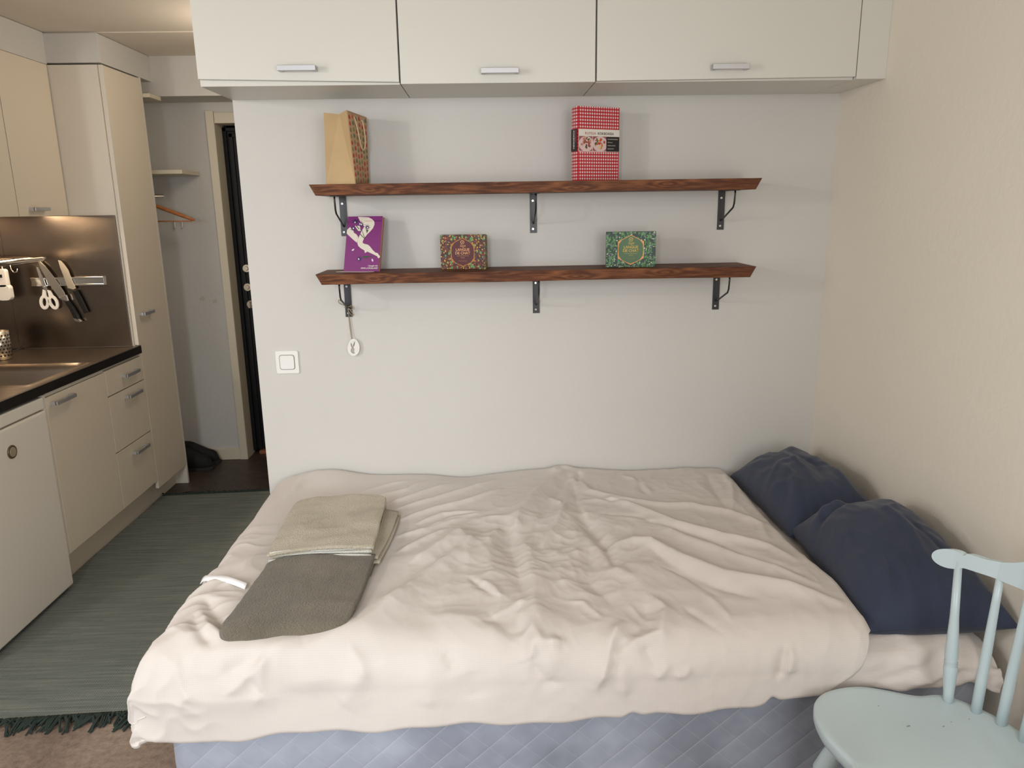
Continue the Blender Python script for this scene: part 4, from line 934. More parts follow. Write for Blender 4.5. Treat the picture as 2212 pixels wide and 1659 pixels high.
STROKES=[
 ([(-0.741,-0.253),(-0.736,-0.121),(-0.707,-0.012)],0.022,0.008),
 ([(-0.72,-0.212),(-0.711,-0.092),(-0.661,-0.016)],0.018,0.006),
 ([(-0.535,-0.268),(-0.399,-0.155),(-0.317,-0.107)],0.012,0.008),
 ([(-0.458,-0.294),(-0.312,-0.206),(-0.25,-0.112)],0.012,0.009),
 ([(-0.369,-0.341),(-0.265,-0.252),(-0.154,-0.15)],0.012,0.009),
 ([(-0.329,-0.383),(-0.209,-0.305),(-0.087,-0.215),(0.01,-0.132)],0.014,0.009),
 ([(-0.304,-0.472),(-0.193,-0.393),(-0.069,-0.329),(0.035,-0.239)],0.014,0.01),
 ([(-0.243,-0.506),(-0.166,-0.439),(-0.043,-0.441)],0.012,0.009),
 ([(-0.203,-0.537),(-0.139,-0.483),(-0.043,-0.454)],0.011,0.007),
 ([(-0.3,-0.592),(-0.206,-0.554),(-0.091,-0.481)],0.014,0.008),
 ([(-0.283,-0.702),(-0.201,-0.62),(-0.135,-0.57)],0.014,0.01),
 ([(-0.243,-0.796),(-0.173,-0.715),(-0.11,-0.627)],0.02,0.008),
 ([(-0.279,-1.042),(-0.235,-0.958),(-0.164,-0.855),(-0.101,-0.758)],0.025,0.012),
 ([(-0.203,-0.878),(-0.106,-0.749),(-0.042,-0.631)],0.015,0.006),
 ([(-0.59,-1.192),(-0.452,-1.194),(-0.325,-1.125),(-0.264,-1.039),(-0.215,-0.967)],0.06,0.028),
 ([(0.28,-0.089),(0.164,-0.291),(0.092,-0.494),(0.056,-0.7)],0.025,0.018),
 ([(0.293,-0.122),(0.209,-0.376),(0.118,-0.642)],0.02,-0.01),
 ([(0.311,-0.155),(0.3,-0.343),(0.316,-0.557)],0.022,0.014),
 ([(0.235,-0.085),(0.264,-0.021),(0.319,-0.042)],0.02,0.01),
 ([(0.023,-0.581),(-0.014,-0.685),(-0.023,-0.695)],0.02,0.012),
 ([(0.052,-0.549),(0.056,-0.7),(0.068,-0.852),(0.077,-0.993)],0.03,-0.018),
 ([(0.094,-0.651),(0.095,-0.8),(0.111,-0.956),(0.101,-1.104),(0.089,-1.19)],0.035,0.016),
 ([(-0.208,-0.816),(-0.119,-0.626),(-0.079,-0.585)],0.05,0.012),
 ([(-0.112,-0.583),(-0.063,-0.712),(-0.074,-0.825)],0.05,0.015),
 ([(-0.064,-0.912),(-0.016,-0.987),(0.015,-1.02)],0.012,-0.008),
 ([(-0.039,-0.93),(0.0,-0.973),(0.018,-1.027)],0.012,0.006),
 ([(-0.016,-1.083),(0.034,-1.154),(0.088,-1.144)],0.05,-0.018),
 ([(-0.016,-1.104),(0.036,-1.072),(0.087,-1.032)],0.012,0.008),
 ([(0.082,-1.226),(0.092,-1.19),(0.12,-1.19),(0.161,-1.19)],0.014,0.01),
 ([(0.088,-1.234),(0.119,-1.282),(0.15,-1.287)],0.016,-0.008),
 ([(0.252,-0.406),(0.205,-0.583),(0.148,-0.726)],0.012,0.01),
 ([(0.207,-0.35),(0.236,-0.417)],0.012,0.008),
 ([(0.054,-1.181),(0.091,-1.151),(0.113,-1.191)],0.014,0.007),
 ([(-0.329,-1.202),(-0.31,-1.222),(-0.316,-1.272)],0.02,0.004),
 ([(-0.122,-1.203),(-0.096,-1.223),(-0.11,-1.245)],0.02,-0.007),
 ([(-0.148,-1.089),(-0.038,-1.116),(0.048,-1.19)],0.05,0.014),
 ([(0.328,-0.375),(0.415,-0.374),(0.48,-0.427),(0.584,-0.606),(0.7,-0.71),(0.818,-0.776),(0.854,-0.859)],0.022,0.016),
 ([(0.369,-0.492),(0.471,-0.525),(0.575,-0.64),(0.652,-0.712),(0.714,-0.81),(0.838,-0.95)],0.016,-0.01),
 ([(0.403,-0.507),(0.518,-0.565),(0.582,-0.708),(0.669,-0.807),(0.765,-0.918),(0.855,-1.011)],0.02,0.01),
 ([(0.357,-0.724),(0.427,-0.702),(0.469,-0.727),(0.528,-0.827),(0.626,-0.945),(0.73,-1.011),(0.879,-1.092)],0.028,0.02),
 ([(0.456,-0.742),(0.516,-0.874),(0.593,-0.986),(0.672,-1.056)],0.02,-0.01),
 ([(0.329,-0.155),(0.352,-0.282),(0.457,-0.377),(0.575,-0.428),(0.678,-0.442),(0.79,-0.503),(0.858,-0.601),(0.836,-0.703)],0.02,0.012),
 ([(0.337,-0.354),(0.473,-0.406),(0.593,-0.57)],0.012,-0.008),
 ([(0.304,-0.169),(0.296,-0.421),(0.31,-0.587),(0.335,-0.712),(0.343,-0.834)],0.025,-0.022),
 ([(0.339,-0.071),(0.324,-0.171)],0.012,-0.012),
 ([(0.508,-0.101),(0.545,-0.155),(0.568,-0.313)],0.016,0.008),
 ([(0.551,-0.122),(0.547,-0.312)],0.012,-0.008),
 ([(0.823,-0.126),(0.8,-0.301),(0.796,-0.47)],0.018,-0.008),
 ([(0.894,-0.182),(0.853,-0.335),(0.802,-0.484)],0.012,0.008),
 ([(0.892,-0.114),(0.873,-0.213)],0.012,0.008),
 ([(0.413,-1.024),(0.433,-1.095),(0.403,-1.172),(0.344,-1.19),(0.308,-1.213)],0.018,0.017),
 ([(0.392,-1.046),(0.363,-1.149),(0.322,-1.19)],0.03,-0.016),
 ([(0.347,-1.051),(0.378,-1.114),(0.396,-1.136)],0.01,0.004),
 ([(0.313,-1.138),(0.282,-1.19),(0.265,-1.24),(0.24,-1.297)],0.016,0.018),
 ([(0.313,-1.194),(0.279,-1.216),(0.287,-1.265)],0.02,-0.012),
 ([(0.283,-1.216),(0.302,-1.291),(0.307,-1.325)],0.02,0.008),
 ([(0.29,-0.73),(0.26,-0.921),(0.303,-1.048)],0.03,-0.012),
 ([(0.332,-0.871),(0.383,-0.929),(0.453,-0.842)],0.03,0.01),
 ([(0.312,-0.711),(0.329,-0.784),(0.331,-0.853)],0.02,0.008),
 ([(0.698,-1.22),(0.686,-1.26),(0.675,-1.293)],0.011,-0.011),
 ([(0.711,-1.22),(0.699,-1.282)],0.014,0.009),
 ([(0.552,-1.024),(0.57,-1.073),(0.584,-1.141)],0.012,0.007),
 ([(0.488,-1.083),(0.52,-1.137),(0.547,-1.174)],0.012,-0.006),
 ([(0.482,-0.872),(0.53,-0.921),(0.588,-1.043)],0.012,-0.006),
 ([(0.192,-1.034),(0.231,-1.044),(0.269,-1.114)],0.01,0.005),
 ([(0.13,-1.196),(0.159,-1.19)],0.014,0.007),
 ([(0.412,-1.25),(0.383,-1.282)],0.012,0.006),
 ([(0.359,-1.203),(0.386,-1.261)],0.016,-0.008),
 ([(0.464,-1.256),(0.45,-1.276),(0.428,-1.279)],0.012,0.006),
 ([(0.119,-1.045),(0.109,-1.19),(0.134,-1.21),(0.119,-1.267)],0.05,0.012),
 ([(-0.759,-0.965),(-0.705,-1.056),(-0.643,-1.14)],0.022,-0.016),
 ([(-0.767,-1.04),(-0.724,-1.124),(-0.672,-1.176)],0.018,-0.012),
 ([(-0.747,-1.035),(-0.698,-1.12),(-0.647,-1.161)],0.018,0.012),
 ([(-0.772,-1.093),(-0.692,-1.185),(-0.602,-1.19),(-0.543,-1.194),(-0.462,-1.162)],0.035,0.012),
 ([(-0.638,-1.237),(-0.59,-1.212),(-0.531,-1.195)],0.02,-0.01),
 ([(-0.545,-1.29),(-0.566,-1.266),(-0.584,-1.245)],0.012,-0.008),
 ([(-0.532,-1.208),(-0.575,-1.242),(-0.625,-1.277)],0.014,0.008),
 ([(-0.341,-1.19),(-0.299,-1.257)],0.014,0.005),
 ([(-0.748,-1.2),(-0.73,-1.266),(-0.705,-1.297)],0.014,0.006),
 ([(-0.464,-1.257),(-0.333,-1.249),(-0.215,-1.207)],0.03,0.006),
 ([(-0.541,-1.19),(-0.547,-1.247),(-0.558,-1.3)],0.014,0.006),
 ([(-0.367,-1.321),(-0.336,-1.289),(-0.327,-1.249)],0.03,0.006),
 ([(-0.741,-1.289),(-0.627,-1.297),(-0.51,-1.291)],0.03,0.008),
 ([(-0.162,-1.336),(-0.151,-1.283),(-0.157,-1.229)],0.03,0.006),
 ([(-0.043,-1.317),(-0.056,-1.247)],0.03,-0.005),
]

def duvet():
    xe, ye, r = -.755, -1.128, .10
    nu, nv = 420, 330
    a = np.linspace(0, 1, nu); b = np.linspace(0, 1, nv)
    A, B = np.meshgrid(a, b, indexing='ij')
    # unrolled coordinates
    Lfoot = .205
    SX = -(Lfoot) + A*(Lfoot+ (.93-xe))         # 0 at start of foot rounding, positive towards the head
    x_flat = xe+SX
    # head edge bows a little with y
    t_ = B
    head = .935-.02*np.sin(np.pi*np.clip(t_, 0, 1))*1.0 + .02*np.exp(-((t_-.78)/.12)**2)
    x_flat = np.where(SX > 0, xe+SX*(head-xe)/(.93-xe), x_flat)
    xs_ = np.clip(x_flat, -.9, 1)
    Lf = np.interp(xs_[:, 0], [-.9, -.75, -.42, .14, .30, .38, .55, .62, .71, .80, .88, .94], [.262, .272, .255, .248, .250, .238, .236, .234, .218, .195, .145, .08])
    # small waves along the hem
    hx = xs_[:, 0]
    Lf = Lf + .005*np.sin(hx*17)+.003*np.sin(hx*41+1) - .014*np.exp(-((hx-.665)/.014)**2) - .012*np.exp(-((hx-.325)/.02)**2)
    Lf = Lf[:, None]
    SY = 0.012 + B*(-ye-.012+Lf)
    SXb = np.broadcast_to(SX, SY.shape).copy(); SYm = 0.012+(-ye-.012+Lf)
    for (side, Rc) in ((1, .085), (-1, .05)):
        dh = (SXb.max()-SXb) if side > 0 else (SXb-SXb.min()); dv = SYm-SY
        a_ = 1-dh/Rc; b_ = 1-dv/Rc; mk = (a_ > 0) & (b_ > 0); mm = np.maximum(a_, b_); sc_ = np.where(mk, mm/np.sqrt(np.maximum(1e-9, a_**2+b_**2)), 1)
        dh2 = Rc*(1-a_*sc_); dv2 = Rc*(1-b_*sc_)
        SXn = (SXb.max()-dh2) if side > 0 else (SXb.min()+dh2)
        SXb = np.where(mk, SXn, SXb); SY = np.where(mk, SYm-dv2, SY)
    SX = SXb; x_flat = np.where(SX > 0, xe+SX*(head-xe)/(.93-xe), xe+SX)
    oy = np.maximum(0, SY+ye); ox = np.maximum(0, -SX)
    def arc(o): 
        th = np.minimum(o/r, np.pi/2); ex = np.maximum(0, o-r*np.pi/2)
        return r*np.sin(th)+.012*np.sin(np.minimum(ex/.10, 1.4)), r*(1-np.cos(th))+ex
    dx, zx = arc(ox); dy, zy = arc(oy)
    X = np.where(SX > 0, x_flat, xe-dx); Y = np.where(oy > 0, ye-dy, -SY)
    drop = (zx**3+zy**3)**(1/3)
    # base thickness profile
    U, V = np.where(SX > 0, X, xe+SX), np.where(oy > 0, -(-ye+oy), Y)
    h = np.zeros_like(U)
    for (gx, gy, w1, w2, am) in ((-.62, -.03, .12, .10, .030), (-.1, -.03, .12, .08, -.018), (.30, -.05, .16, .10, .010), (.6, -.05, .2, .10, -.008), (.95, -.05, .1, .1, -.012),
                             (-.72, -1.1, .16, .2, .012), (-.1, -.9, .3, .25, .012), (.15, -.45, .25, .2, .020), (.55, -.7, .3, .25, .018), (.80, -1.0, .15, .2, .02), (.0, -.95, .2, .12, .008),
                             (-.47, -.78, .13, .36, -.020), (-.86, -.70, .05, .04, -.030), (-.90, -.95, .06, .06, .015), (-.9, -.35, .08, .1, -.012)):
        h += am*np.exp(-((U-gx)/w1)**2-((V-gy)/w2)**2)
    for pts, w, am in STROKES:
        ww = 3*w; 
        d, par = seg_dist(U, V, pts)
        wd = w*(.75+.5*np.sin(np.pi*np.clip(par, 0, 1)))
        h += am*(.55*np.exp(-(d/wd)**2)+.45*np.exp(-(d/wd*1.5)**1.3))*np.clip(np.sin(np.pi*(.06+.88*par))*1.6, 0, 1)
    # long soft folds fanning across towards the head end, and fine crumples
    wu = U+.05*perlin(U*3, V*3, 1); wv = V+.05*perlin(U*3+5, V*3+2, 2)
    mid = np.exp(-((U-.12)/.30)**2-((V+.75)/.40)**2); rt = np.clip((U-.15)*1.6, 0, 1)
    h += .0085*(ridged(wu*4.0, wv*4.0, 7, 3)-.8)*(.10+.9*mid)
    h += .0050*(ridged(wu*1.6+wv*3.6, wv*2.0-wu*6.5, 13, 2)-.7)*(.05+.6*rt)
    h += .0036*(ridged(wu*9, wv*9, 17, 2)-.7)*(.05+.8*mid+.3*rt)
    h += .010*(ridged(wu*5+3, wv*7, 27, 2)-.7)*np.clip((.62+U)/-.12, 0, 1)*np.clip((-.45-V)*4, 0, 1)
    h += .010*perlin(U*2.3, V*2.3, 3)
    # keep the top close to the wall shallow and the corners soft
    edge = np.minimum(np.clip((-V)/.05, 0, 1), 1)
    fall = .035*(1-np.sqrt(1-(1-edge)**2*.999))
    hd = np.clip((head-U)/.035, 0, 1); fh = .055*(1-np.sqrt(np.maximum(0, 1-(1-hd)**2*.999)))
    hem = np.clip((1-B)/.03, 0, 1)
    z0 = .566
    # outward direction
    ny = np.sin(np.minimum(oy/r, np.pi/2)); nx = np.sin(np.minimum(ox/r, np.pi/2)); nz = np.sqrt(np.maximum(.02, 1-np.clip(nx**2+ny**2, 0, .98))); nl = np.sqrt(nx**2+ny**2+nz**2)
    X = X-h*nx/nl; Y = Y-h*ny/nl; Z = z0-drop+h*nz/nl-fall-fh
    Z = np.where((oy == 0) & (ox == 0), np.maximum(Z, .510), Z)
    # head side corner tucks back towards the wall side
    P = np.stack([X, Y, Z], -1)
    # hems: roll under on every side
    def hemrow(E, inward, n=5, r=.011, down=True):
        out = []
        for k in range(1, n+1):
            a_ = np.pi*k/n
            q = E.copy(); q += inward*(r*(1-np.cos(a_)))[..., None] if isinstance(a_, np.ndarray) else inward*(r*(1-math.cos(a_)))
            q[:, 2] += -r*math.sin(a_) if down else 0
            out.append(q)
        q = out[-1].copy() + inward*.02; q[:, 2] += .008; out.append(q)
        return out
    f_in = np.tile(np.array([0, 1., 0]), (nu, 1)); rows = hemrow(P[:, -1].copy(), f_in)
    P = np.concatenate([P]+[q[:, None] for q in rows], 1)
    uvU = np.concatenate([U]+[U[:, -1:]]*len(rows), 1); uvV = np.concatenate([V]+[V[:, -1:]-.004*(k+1) for k in range(len(rows))], 1)
    nv2 = P.shape[1]
    l_in = np.tile(np.array([1., 0, 0]), (nv2, 1)); rl = hemrow(P[0].copy(), l_in)
    P = np.concatenate([np.array(rl[::-1]), P], 0); uvU = np.concatenate([uvU[:1]]*len(rl)+[uvU], 0); uvV = np.concatenate([uvV[:1]]*len(rl)+[uvV], 0)
    # head edge turned under
    rr_ = hemrow(P[-1].copy(), np.tile(np.array([-1., 0, 0]), (nv2, 1)), r=.008)
    for q in rr_: q[:, 2] = np.maximum(q[:, 2], P[-1][:, 2]-.02)
    P = np.concatenate([P, np.array(rr_)], 0); uvU = np.concatenate([uvU]+[uvU[-1:]]*len(rr_), 0); uvV = np.concatenate([uvV]+[uvV[-1:]]*len(rr_), 0)
    return P, np.stack([uvU, uvV], -1).reshape(-1, 2)
P, UVd = duvet()
np_duvet = P
L0 = (0, -.6, .56)
o = obj('duvet', T_(G().grid(P), L0), M_duvet, None, loc=L0, uv=UVd.tolist(), fixn=True)
tag(o, 'crumpled cream checked duvet spread over the bed, hanging over its front and foot', 'duvet')

# care tag / white ribbon ends at the foot
L0 = (-.80, -.80, .5)
obj_rib = G()
pts = [(-.70, -.90, .583), (-.74, -.885, .588), (-.79, -.872, .578), (-.835, -.865, .560), (-.865, -.872, .555), (-.868, -.885, .540)]
def ribbon(pts, wdir, w):
    P_ = smooth_pts(pts, 4); wd = Vector(wdir)*w
    return G().grid(np.array([[tuple(p-wd/2), tuple(p+wd/2)] for p in P_]))
o = obj('ribbon_tie', T_(ribbon([(-.672, -.915, .578), (-.715, -.893, .583), (-.75, -.868, .578), (-.79, -.848, .570), (-.815, -.832, .562), (-.832, -.815, .545)], (.15, .75, .55), .019), L0), mat('white_ribbon', (238, 236, 236), .7), o, label='white cloth tie at the foot of the duvet')
o.location = Vector(L0)-Vector((0, -.6, .56)); md = o.modifiers.new('s', 'SOLIDIFY'); md.thickness = .002

# ============================================================ TOWELS
def towel(name, corners, z0, th, nC, mt, lab, seed, fold='front', side_edge=None):
    bl, br, fr_, fl = [Vector(c) for c in corners]
    if fold == 'back': bl, br, fr_, fl = fl, fr_, br, bl
    cc_ = sum((Vector(c) for c in corners), Vector((0, 0)))/4
    L0 = (cc_.x, cc_.y, z0); t = thing(name, lab, 'towel', L0, group='folded towels on the duvet')
    ln = (fl-bl).length; lt = th/2/nC; ns = 50
    for k in range(nC):
        Rr = th/2-lt*(k+.5); zm = z0+th/2
        qs = []; qo = random.Random(seed+k).uniform(.0, .02)
        qend = 1-(th/2)/ln-.0
        for q in np.linspace(qo+.012*k, qend, 34): qs.append((q, zm+Rr, 1))
        for a in np.linspace(90, -90, 15)[1:-1]: qs.append((qend+Rr*1.15*math.cos(R(a))/ln, zm+Rr*math.sin(R(a)), .5+.5*math.sin(R(a))))
        for q in np.linspace(qend, .004+.016*k, 34): qs.append((q, zm-Rr, 0))
        P = np.zeros((ns, len(qs), 3)); s_ = np.linspace(-1, 1, ns)
        ins = .004*k+random.Random(seed*3+k).uniform(0, .006)
        for i, s in enumerate(s_):
            ss = (1+s*(1-ins*8))/2
            for j, (q, z, tp) in enumerate(qs):
                p = bl*(1-ss)*(1-q)+br*ss*(1-q)+fr_*ss*q+fl*(1-ss)*q
                P[i, j] = (p.x, p.y, z)
        X, Y = P[..., 0], P[..., 1]; TP = np.array([q[2] for q in qs])[None, :]; Sg = np.abs(s_)[:, None]
        wob = .010*perlin(X*7, Y*7, seed)+.0045*(ridged(X*4+Y*3, Y*6-X*3, seed+3, 2)-.7)
        # corners round in plan, sides slump a little
        Q_ = np.array([q[0] for q in qs])[None, :]
        P[..., 2] += wob*TP-.007*Sg**6*TP-.004*np.clip(1-Q_*8, 0, 1)*TP
        endr = np.clip((Q_-.80)/.20, 0, 1)**2*np.clip((Sg-.75)/.25, 0, 1)**2
        mid_ = .5*(P[:1, :, :2]+P[-1:, :, :2]); bw = np.array([bl.x+br.x, bl.y+br.y])/2
        P[..., :2] += (np.array([cc_.x, cc_.y])-P[..., :2])*(.07*endr)[..., None]
        o = obj('folded_layer', T_(G().grid(P), L0), mt, t, fixn=False)
        md = o.modifiers.new('s', 'SOLIDIFY'); md.thickness = lt*.80; md.offset = 0
    return t
towel('towel', [(-.640, -.765), (-.338, -.765), (-.350, -1.155), (-.668, -1.178)], .552, .050, 2, M_towelgrey, 'olive-grey folded towel on the duvet, nearer the foot-end corner, partly under the beige one', 40)
M_hem = mat('pale_towel_hem', (206, 204, 194), .9, bump=.6, bump_scale=300)
tb = towel('towel', [(-.662, -.372), (-.352, -.372), (-.343, -.783), (-.645, -.805)], .572, .054, 3, M_towelbeige, 'beige folded towel on the duvet, overlapping the olive-grey one', 60, fold='back')
L0 = tuple(tb.location)
for k in range(5):
    hz = .572+.003+.0105*k; dy = (-.002, .004, .001, .006, .003)[k]
    pts_ = [(-.643+.296*q+.003*math.sin(k*2), -.797+.017*q+dy, hz+.002*math.sin(q*7+k*1.7)-.004*abs(2*q-1)**4) for q in np.linspace(0.01, .99, 24)]
    obj('hem', T_(G().tube(pts_, .0042, 8), L0), M_hem, tb, label='pale stitched towel hem')
g_ = np.linspace(0, 1, 24); A, B = np.meshgrid(g_, g_, indexing='ij')
XX = -.36+(.048-.018*B)*A+.004*np.sin(B*5); YY = -.43-.36*B+.02*A*(B-.5); ZZ = .586-.006*A+.004*np.sin(B*7)
for k in range(2):
    o = obj('loose_flap', T_(G().grid(np.stack([XX+.006*k, YY-.01*k, ZZ-.010*k], -1)), L0), M_towelbeige, tb, fixn=False, label='loose lower layer sticking out at the side' if k == 0 else None)
    md = o.modifiers.new('s', 'SOLIDIFY'); md.thickness = .006; md.offset = 0

# ============================================================ PILLOWS
def pillow(lab, c, th, seed, group='navy pillows', e=2.6, zmin=.507, xmax=1.262, crease=()):
    # c: 4 corners in 3D order: front-left(low), front-right(wall), back-right(wall), back-left
    a, b, cc, d = [np.array(q, float) for q in c]
    n = 90; g_ = np.sin(np.linspace(-np.pi/2, np.pi/2, n)); S, Q = np.meshgrid(g_, g_, indexing='ij')
    s1, q1 = (S+1)/2, (Q+1)/2
    # concave sides like a filled pillow case
    k = .04
    s2 = .5+(s1-.5)*(1-k*(1-Q**2)); q2 = .5+(q1-.5)*(1-k*(1-S**2))
    base = a*((1-s2)*(1-q2))[..., None]+b*(s2*(1-q2))[..., None]+cc*(s2*q2)[..., None]+d*((1-s2)*q2)[..., None]
    nrm = np.cross(b-a, d-a); nrm /= np.linalg.norm(nrm); 
    if nrm[2] < 0: nrm = -nrm
    prof = ((1-np.abs(S)**e)*(1-np.abs(Q)**e))**.55
    edge = (1-prof)
    wr = .0045*(ridged(S*1.2+Q*.5, Q*1.3-S*.6, seed, 2)-.7)+.014*perlin(S*1.6, Q*1.6, seed+5)
    an = np.arctan2(Q, S); wr += .0035*np.sin(an*11+seed+3*np.sin(an*3))*edge*prof*4
    for (pts, w, am) in crease:
        dd_, par = seg_dist(S, Q, pts); wr += am*gs(dd_, w)*np.sin(np.pi*(.08+.84*par))
    up_ = base+nrm*((th*.62*prof+wr*np.clip(prof*3, 0, 1))[..., None])+nrm*.003
    dn = base-nrm*((th*.38*prof)[..., None])-nrm*.003
    for M_ in (up_, dn):
        M_[..., 0] = np.minimum(M_[..., 0], xmax-.002*prof); M_[..., 2] = np.maximum(M_[..., 2], zmin); M_[..., 1] = np.minimum(M_[..., 1], -.008)
    dn[..., 2] = np.minimum(dn[..., 2], up_[..., 2]-.001)
    g = G().grid(up_).grid(dn, flip=True)
    rim = []
    idx = [(i, 0) for i in range(n)]+[(n-1, j) for j in range(1, n)]+[(i, n-1) for i in range(n-2, -1, -1)]+[(0, j) for j in range(n-2, 0, -1)]
    R_ = np.array([[up_[i, j], dn[i, j]] for i, j in idx]); g.grid(R_, closed_u=True)
    L0 = tuple(((a+b+cc+d)/4).tolist())
    o = obj('pillow', T_(g, L0), M_navy, None, loc=L0)
    md = o.modifiers.new('w', 'WELD'); md.merge_threshold = .0005
    tag(o, lab, 'pillow', group); return o
pillow('navy pillow in the corner of the two walls, partly behind the other one', [(.945, -.62, .535), (1.245, -.665, .60), (1.238, -.03, .585), (.935, -.06, .53)], .20, 3,
       crease=[([(-.2, -.95), (.1, -.2), (.0, .5)], .06, .008), ([(-.9, -.2), (-.3, .1), (.3, .1)], .05, .007), ([(-.6, -.9), (-.3, -.3), (-.35, .1)], .10, .012), ([(.1, -.7), (.4, -.1), (.2, .4)], .08, -.010), ([(.2, .5), (.6, .8)], .12, .012), ([(.5, -.9), (.7, -.3), (.6, .1)], .10, .014)])
pillow('navy pillow beside the chair, overlapping the one in the corner', [(.925, -1.145, .520), (1.262, -1.215, .565), (1.245, -.70, .655), (.955, -.60, .545)], .22, 8,
       crease=[([(-.1, -.95), (0, -.3)], .05, .007), ([(.5, -.95), (.55, -.4), (.4, .1)], .05, -.008), ([(-.7, -.9), (-.65, -.2), (-.5, .3)], .06, .006), ([(.2, .3), (.7, .5), (.95, .5)], .05, .008), ([(-.9, .55), (-.5, .78), (.1, .86)], .07, .016), ([(-.95, .35), (-.6, .6), (0, .72)], .05, -.012), ([(.1, -.9), (.3, -.1), (.25, .4)], .06, .010), ([(-.4, -.9), (-.3, -.3)], .06, -.008)])

# ============================================================ CHAIR
L0 = (.95, -1.5, 0)
t = thing('spindle_chair', 'pale blue painted wooden spindle-back chair at the bed corner', 'chair', L0)
zs = .45
half = [(.724, 0), (.717, .03), (.709, .07), (.707, .10), (.711, .14), (.720, .17), (.738, .202), (.770, .228), (.815, .243), (.866, .246), (.915, .230), (.955, .212), (.985, .204), (1.010, .206), (1.034, .205), (1.062, .190), (1.092, .155), (1.118, .115), (1.135, .06), (1.140, 0)]
out = smooth_pts([(x, y, 0) for x, y in half], 3)
top = [(p.x, -1.5+p.y) for p in out]; full = top+[(x, -3.0-y) for x, y in top[-2:0:-1]]
n = len(full); cxs, cys = .93, -1.5
rings = []
for (k, z) in ((.0, zs-.012), (.3, zs-.012), (.6, zs-.010), (.82, zs-.005), (.93, zs-.001), (.975, zs), (.993, zs-.003), (1.0, zs-.009), (.998, zs-.020), (.985, zs-.030), (.95, zs-.036), (0, zs-.036)):
    row = []
    for (x, y) in full:
        zz = z
        if k < .95 and k > 0 and z > zs-.02:
            pass
        row.append((cxs+(x-cxs)*k, cys+(y-cys)*k, zz))
    rings.append(row)
obj('seat', T_(G().grid(np.array(rings).transpose(1, 0, 2), closed_u=True), L0), M_chair, t)
def turned(p, q, prof, n=18):
    p, q = Vector(p), Vector(q); pts = [p.lerp(q, s) for s, r in prof]; return G().tube(pts, [r for s, r in prof], n)
# spindles; the outer posts are turned
sb = [(1.038, .180), (1.078, .142), (1.106, .099), (1.119, .046)]
stp = [(1.054, .231), (1.108, .167), (1.130, .106), (1.143, .045)]
zt = .762
for i in range(4):
    for s in (1, -1):
        p = (sb[i][0], -1.5+s*sb[i][1], zs-.012); q = (stp[i][0], -1.5+s*stp[i][1], zt+.012)
        if i == 0: prof = [(0, .0105), (.10, .0115), (.2, .014), (.27, .0148), (.285, .0125), (.292, .0145), (.300, .0118), (.307, .0145), (.315, .0125), (.335, .0145), (.45, .0125), (.62, .0095), (1, .0078)]
        else: prof = [(0, .0112), (.25, .0112), (.5, .0102), (.8, .0085), (1, .0078)]
        obj('spindle', T_(turned(p, q, prof), L0), M_chair, t, label='turned outer post with ringed collar' if i == 0 else None)
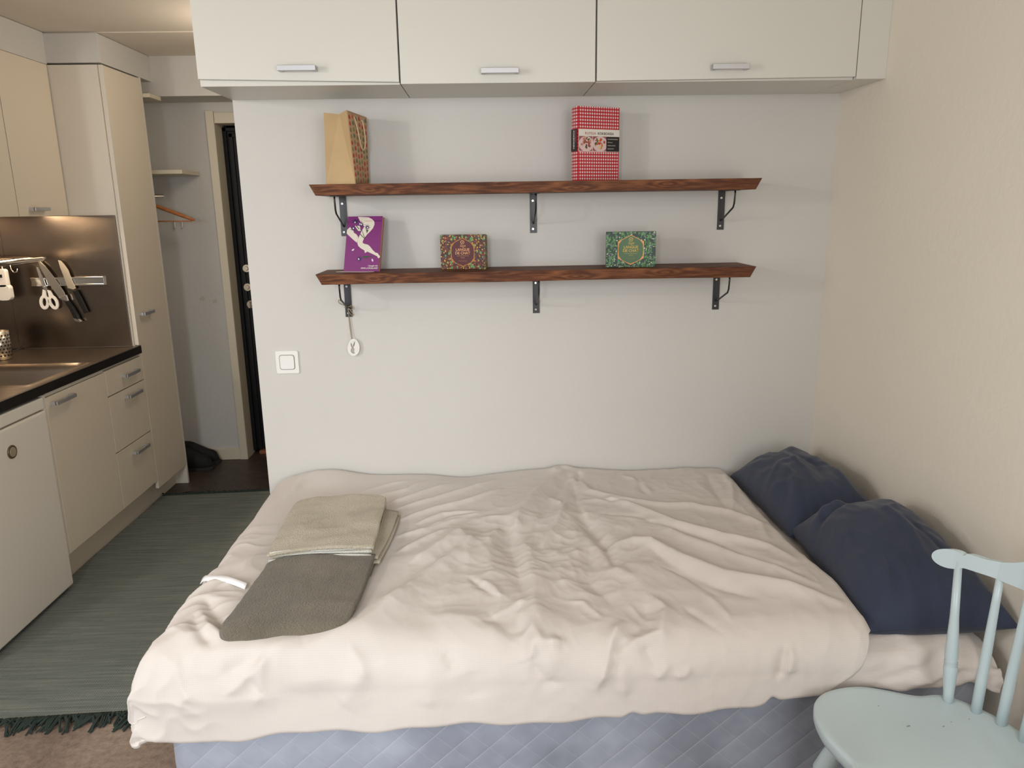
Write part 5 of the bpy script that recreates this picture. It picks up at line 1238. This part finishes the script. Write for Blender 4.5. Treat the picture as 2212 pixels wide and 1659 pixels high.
# crest rail: curved flat board with scrolled ends
def crest():
    ctrl = [(-.262, 1.014), (-.232, 1.050), (-.167, 1.106), (-.12, 1.126), (-.056, 1.140), (0, 1.144)]
    rows = []; ys = list(np.linspace(0, .208, 40))+[.238+.0225*math.sin(R(q)) for q in np.linspace(-88, 89.9, 26)]
    ys = [-y for y in ys[::-1]]+ys[1:]
    for y in ys:
        ay = abs(y); x = np.interp(-ay, [q[0] for q in ctrl], [q[1] for q in ctrl])
        topz = np.interp(ay, [0, .05, .09, .115, .14, .165, .19, .208], [.856, .853, .842, .828, .812, .801, .797, .798]); botz = np.interp(ay, [0, .08, .15, .208], [.768, .764, .761, .763])
        if ay > .2155:
            hh = math.sqrt(max(0, .0225**2-(ay-.238)**2)); t_ = min(1, (ay-.2155)/.006)
            topz = max(.798*(1-t_)+(.775+hh)*t_, .775+hh) if ay < .238 else .775+hh
            botz = .775-hh if ay > .222 else .763*(1-(ay-.2155)/.0065)+(.775-math.sqrt(.0225**2-.016**2))*((ay-.2155)/.0065)
        tx = .0085; lean = .10
        rows.append([(x+px+(pz-.76)*lean, -1.5-y, pz) for px, pz in ((-tx, botz), (-tx, topz), (tx, topz), (tx, botz))])
    P = np.array(rows).transpose(1, 0, 2)
    return G().grid(P, closed_u=True, smooth=False)
o = obj('crest_rail', T_(crest(), L0), M_chair, t, label='curved crest rail with scrolled ends')
md = o.modifiers.new('w', 'WELD'); md.merge_threshold = .0002
md = o.modifiers.new('b', 'BEVEL'); md.width = .002; md.segments = 2; md.limit_method = 'ANGLE'; md.angle_limit = R(50)
legprof = [(0, .012), (.08, .015), (.2, .021), (.30, .022), (.33, .015), (.345, .022), (.36, .015), (.40, .018), (.5, .021), (.62, .017), (.8, .013), (1, .010)]
for sx, sy in ((-1, 1), (-1, -1), (1, 1), (1, -1)):
    if sx < 0: p = (.785, -1.5+sy*.135, zs-.03); q = (.66, -1.5+sy*.215, 0)
    else: p = (1.05, -1.5+sy*.13, zs-.03); q = (1.20, -1.5+sy*.20, 0)
    obj('leg', T_(turned(p, q, legprof), L0), M_chair, t)
g = G()
def legpt(sx, sy, s):
    p, q = ((.785, -1.5+sy*.135, zs-.03), (.66, -1.5+sy*.215, 0)) if sx < 0 else ((1.05, -1.5+sy*.13, zs-.03), (1.20, -1.5+sy*.20, 0))
    return tuple(Vector(p).lerp(Vector(q), s))
for sy in (1, -1):
    obj('stretcher', T_(turned(legpt(-1, sy, .6), legpt(1, sy, .6), [(0, .008), (.5, .013), (1, .008)]), L0), M_chair, t)
a_ = Vector(legpt(-1, 1, .6)).lerp(Vector(legpt(1, 1, .6)), .5); b_ = Vector(legpt(-1, -1, .6)).lerp(Vector(legpt(1, -1, .6)), .5)
obj('stretcher', T_(turned(a_, b_, [(0, .008), (.5, .013), (1, .008)]), L0), M_chair, t)
M_chip = mat('worn_paint_chip', (150, 150, 144), .7)
seat_o = [o for o in t.children if o.name.startswith('seat')][0]
for (x, y, r) in ((.975, -1.405, .0022), (1.0, -1.392, .0014), (.90, -1.40, .0035), (.87, -1.33, .0015), (1.045, -1.385, .0015)):
    obj('paint_chip', T_(G().prism(ell(x, y, r*1.6, r*.6, 8, .3), zs-.0002, zs+.0003, lambda u, v, w: (u, v, w)), L0), M_chip, seat_o)
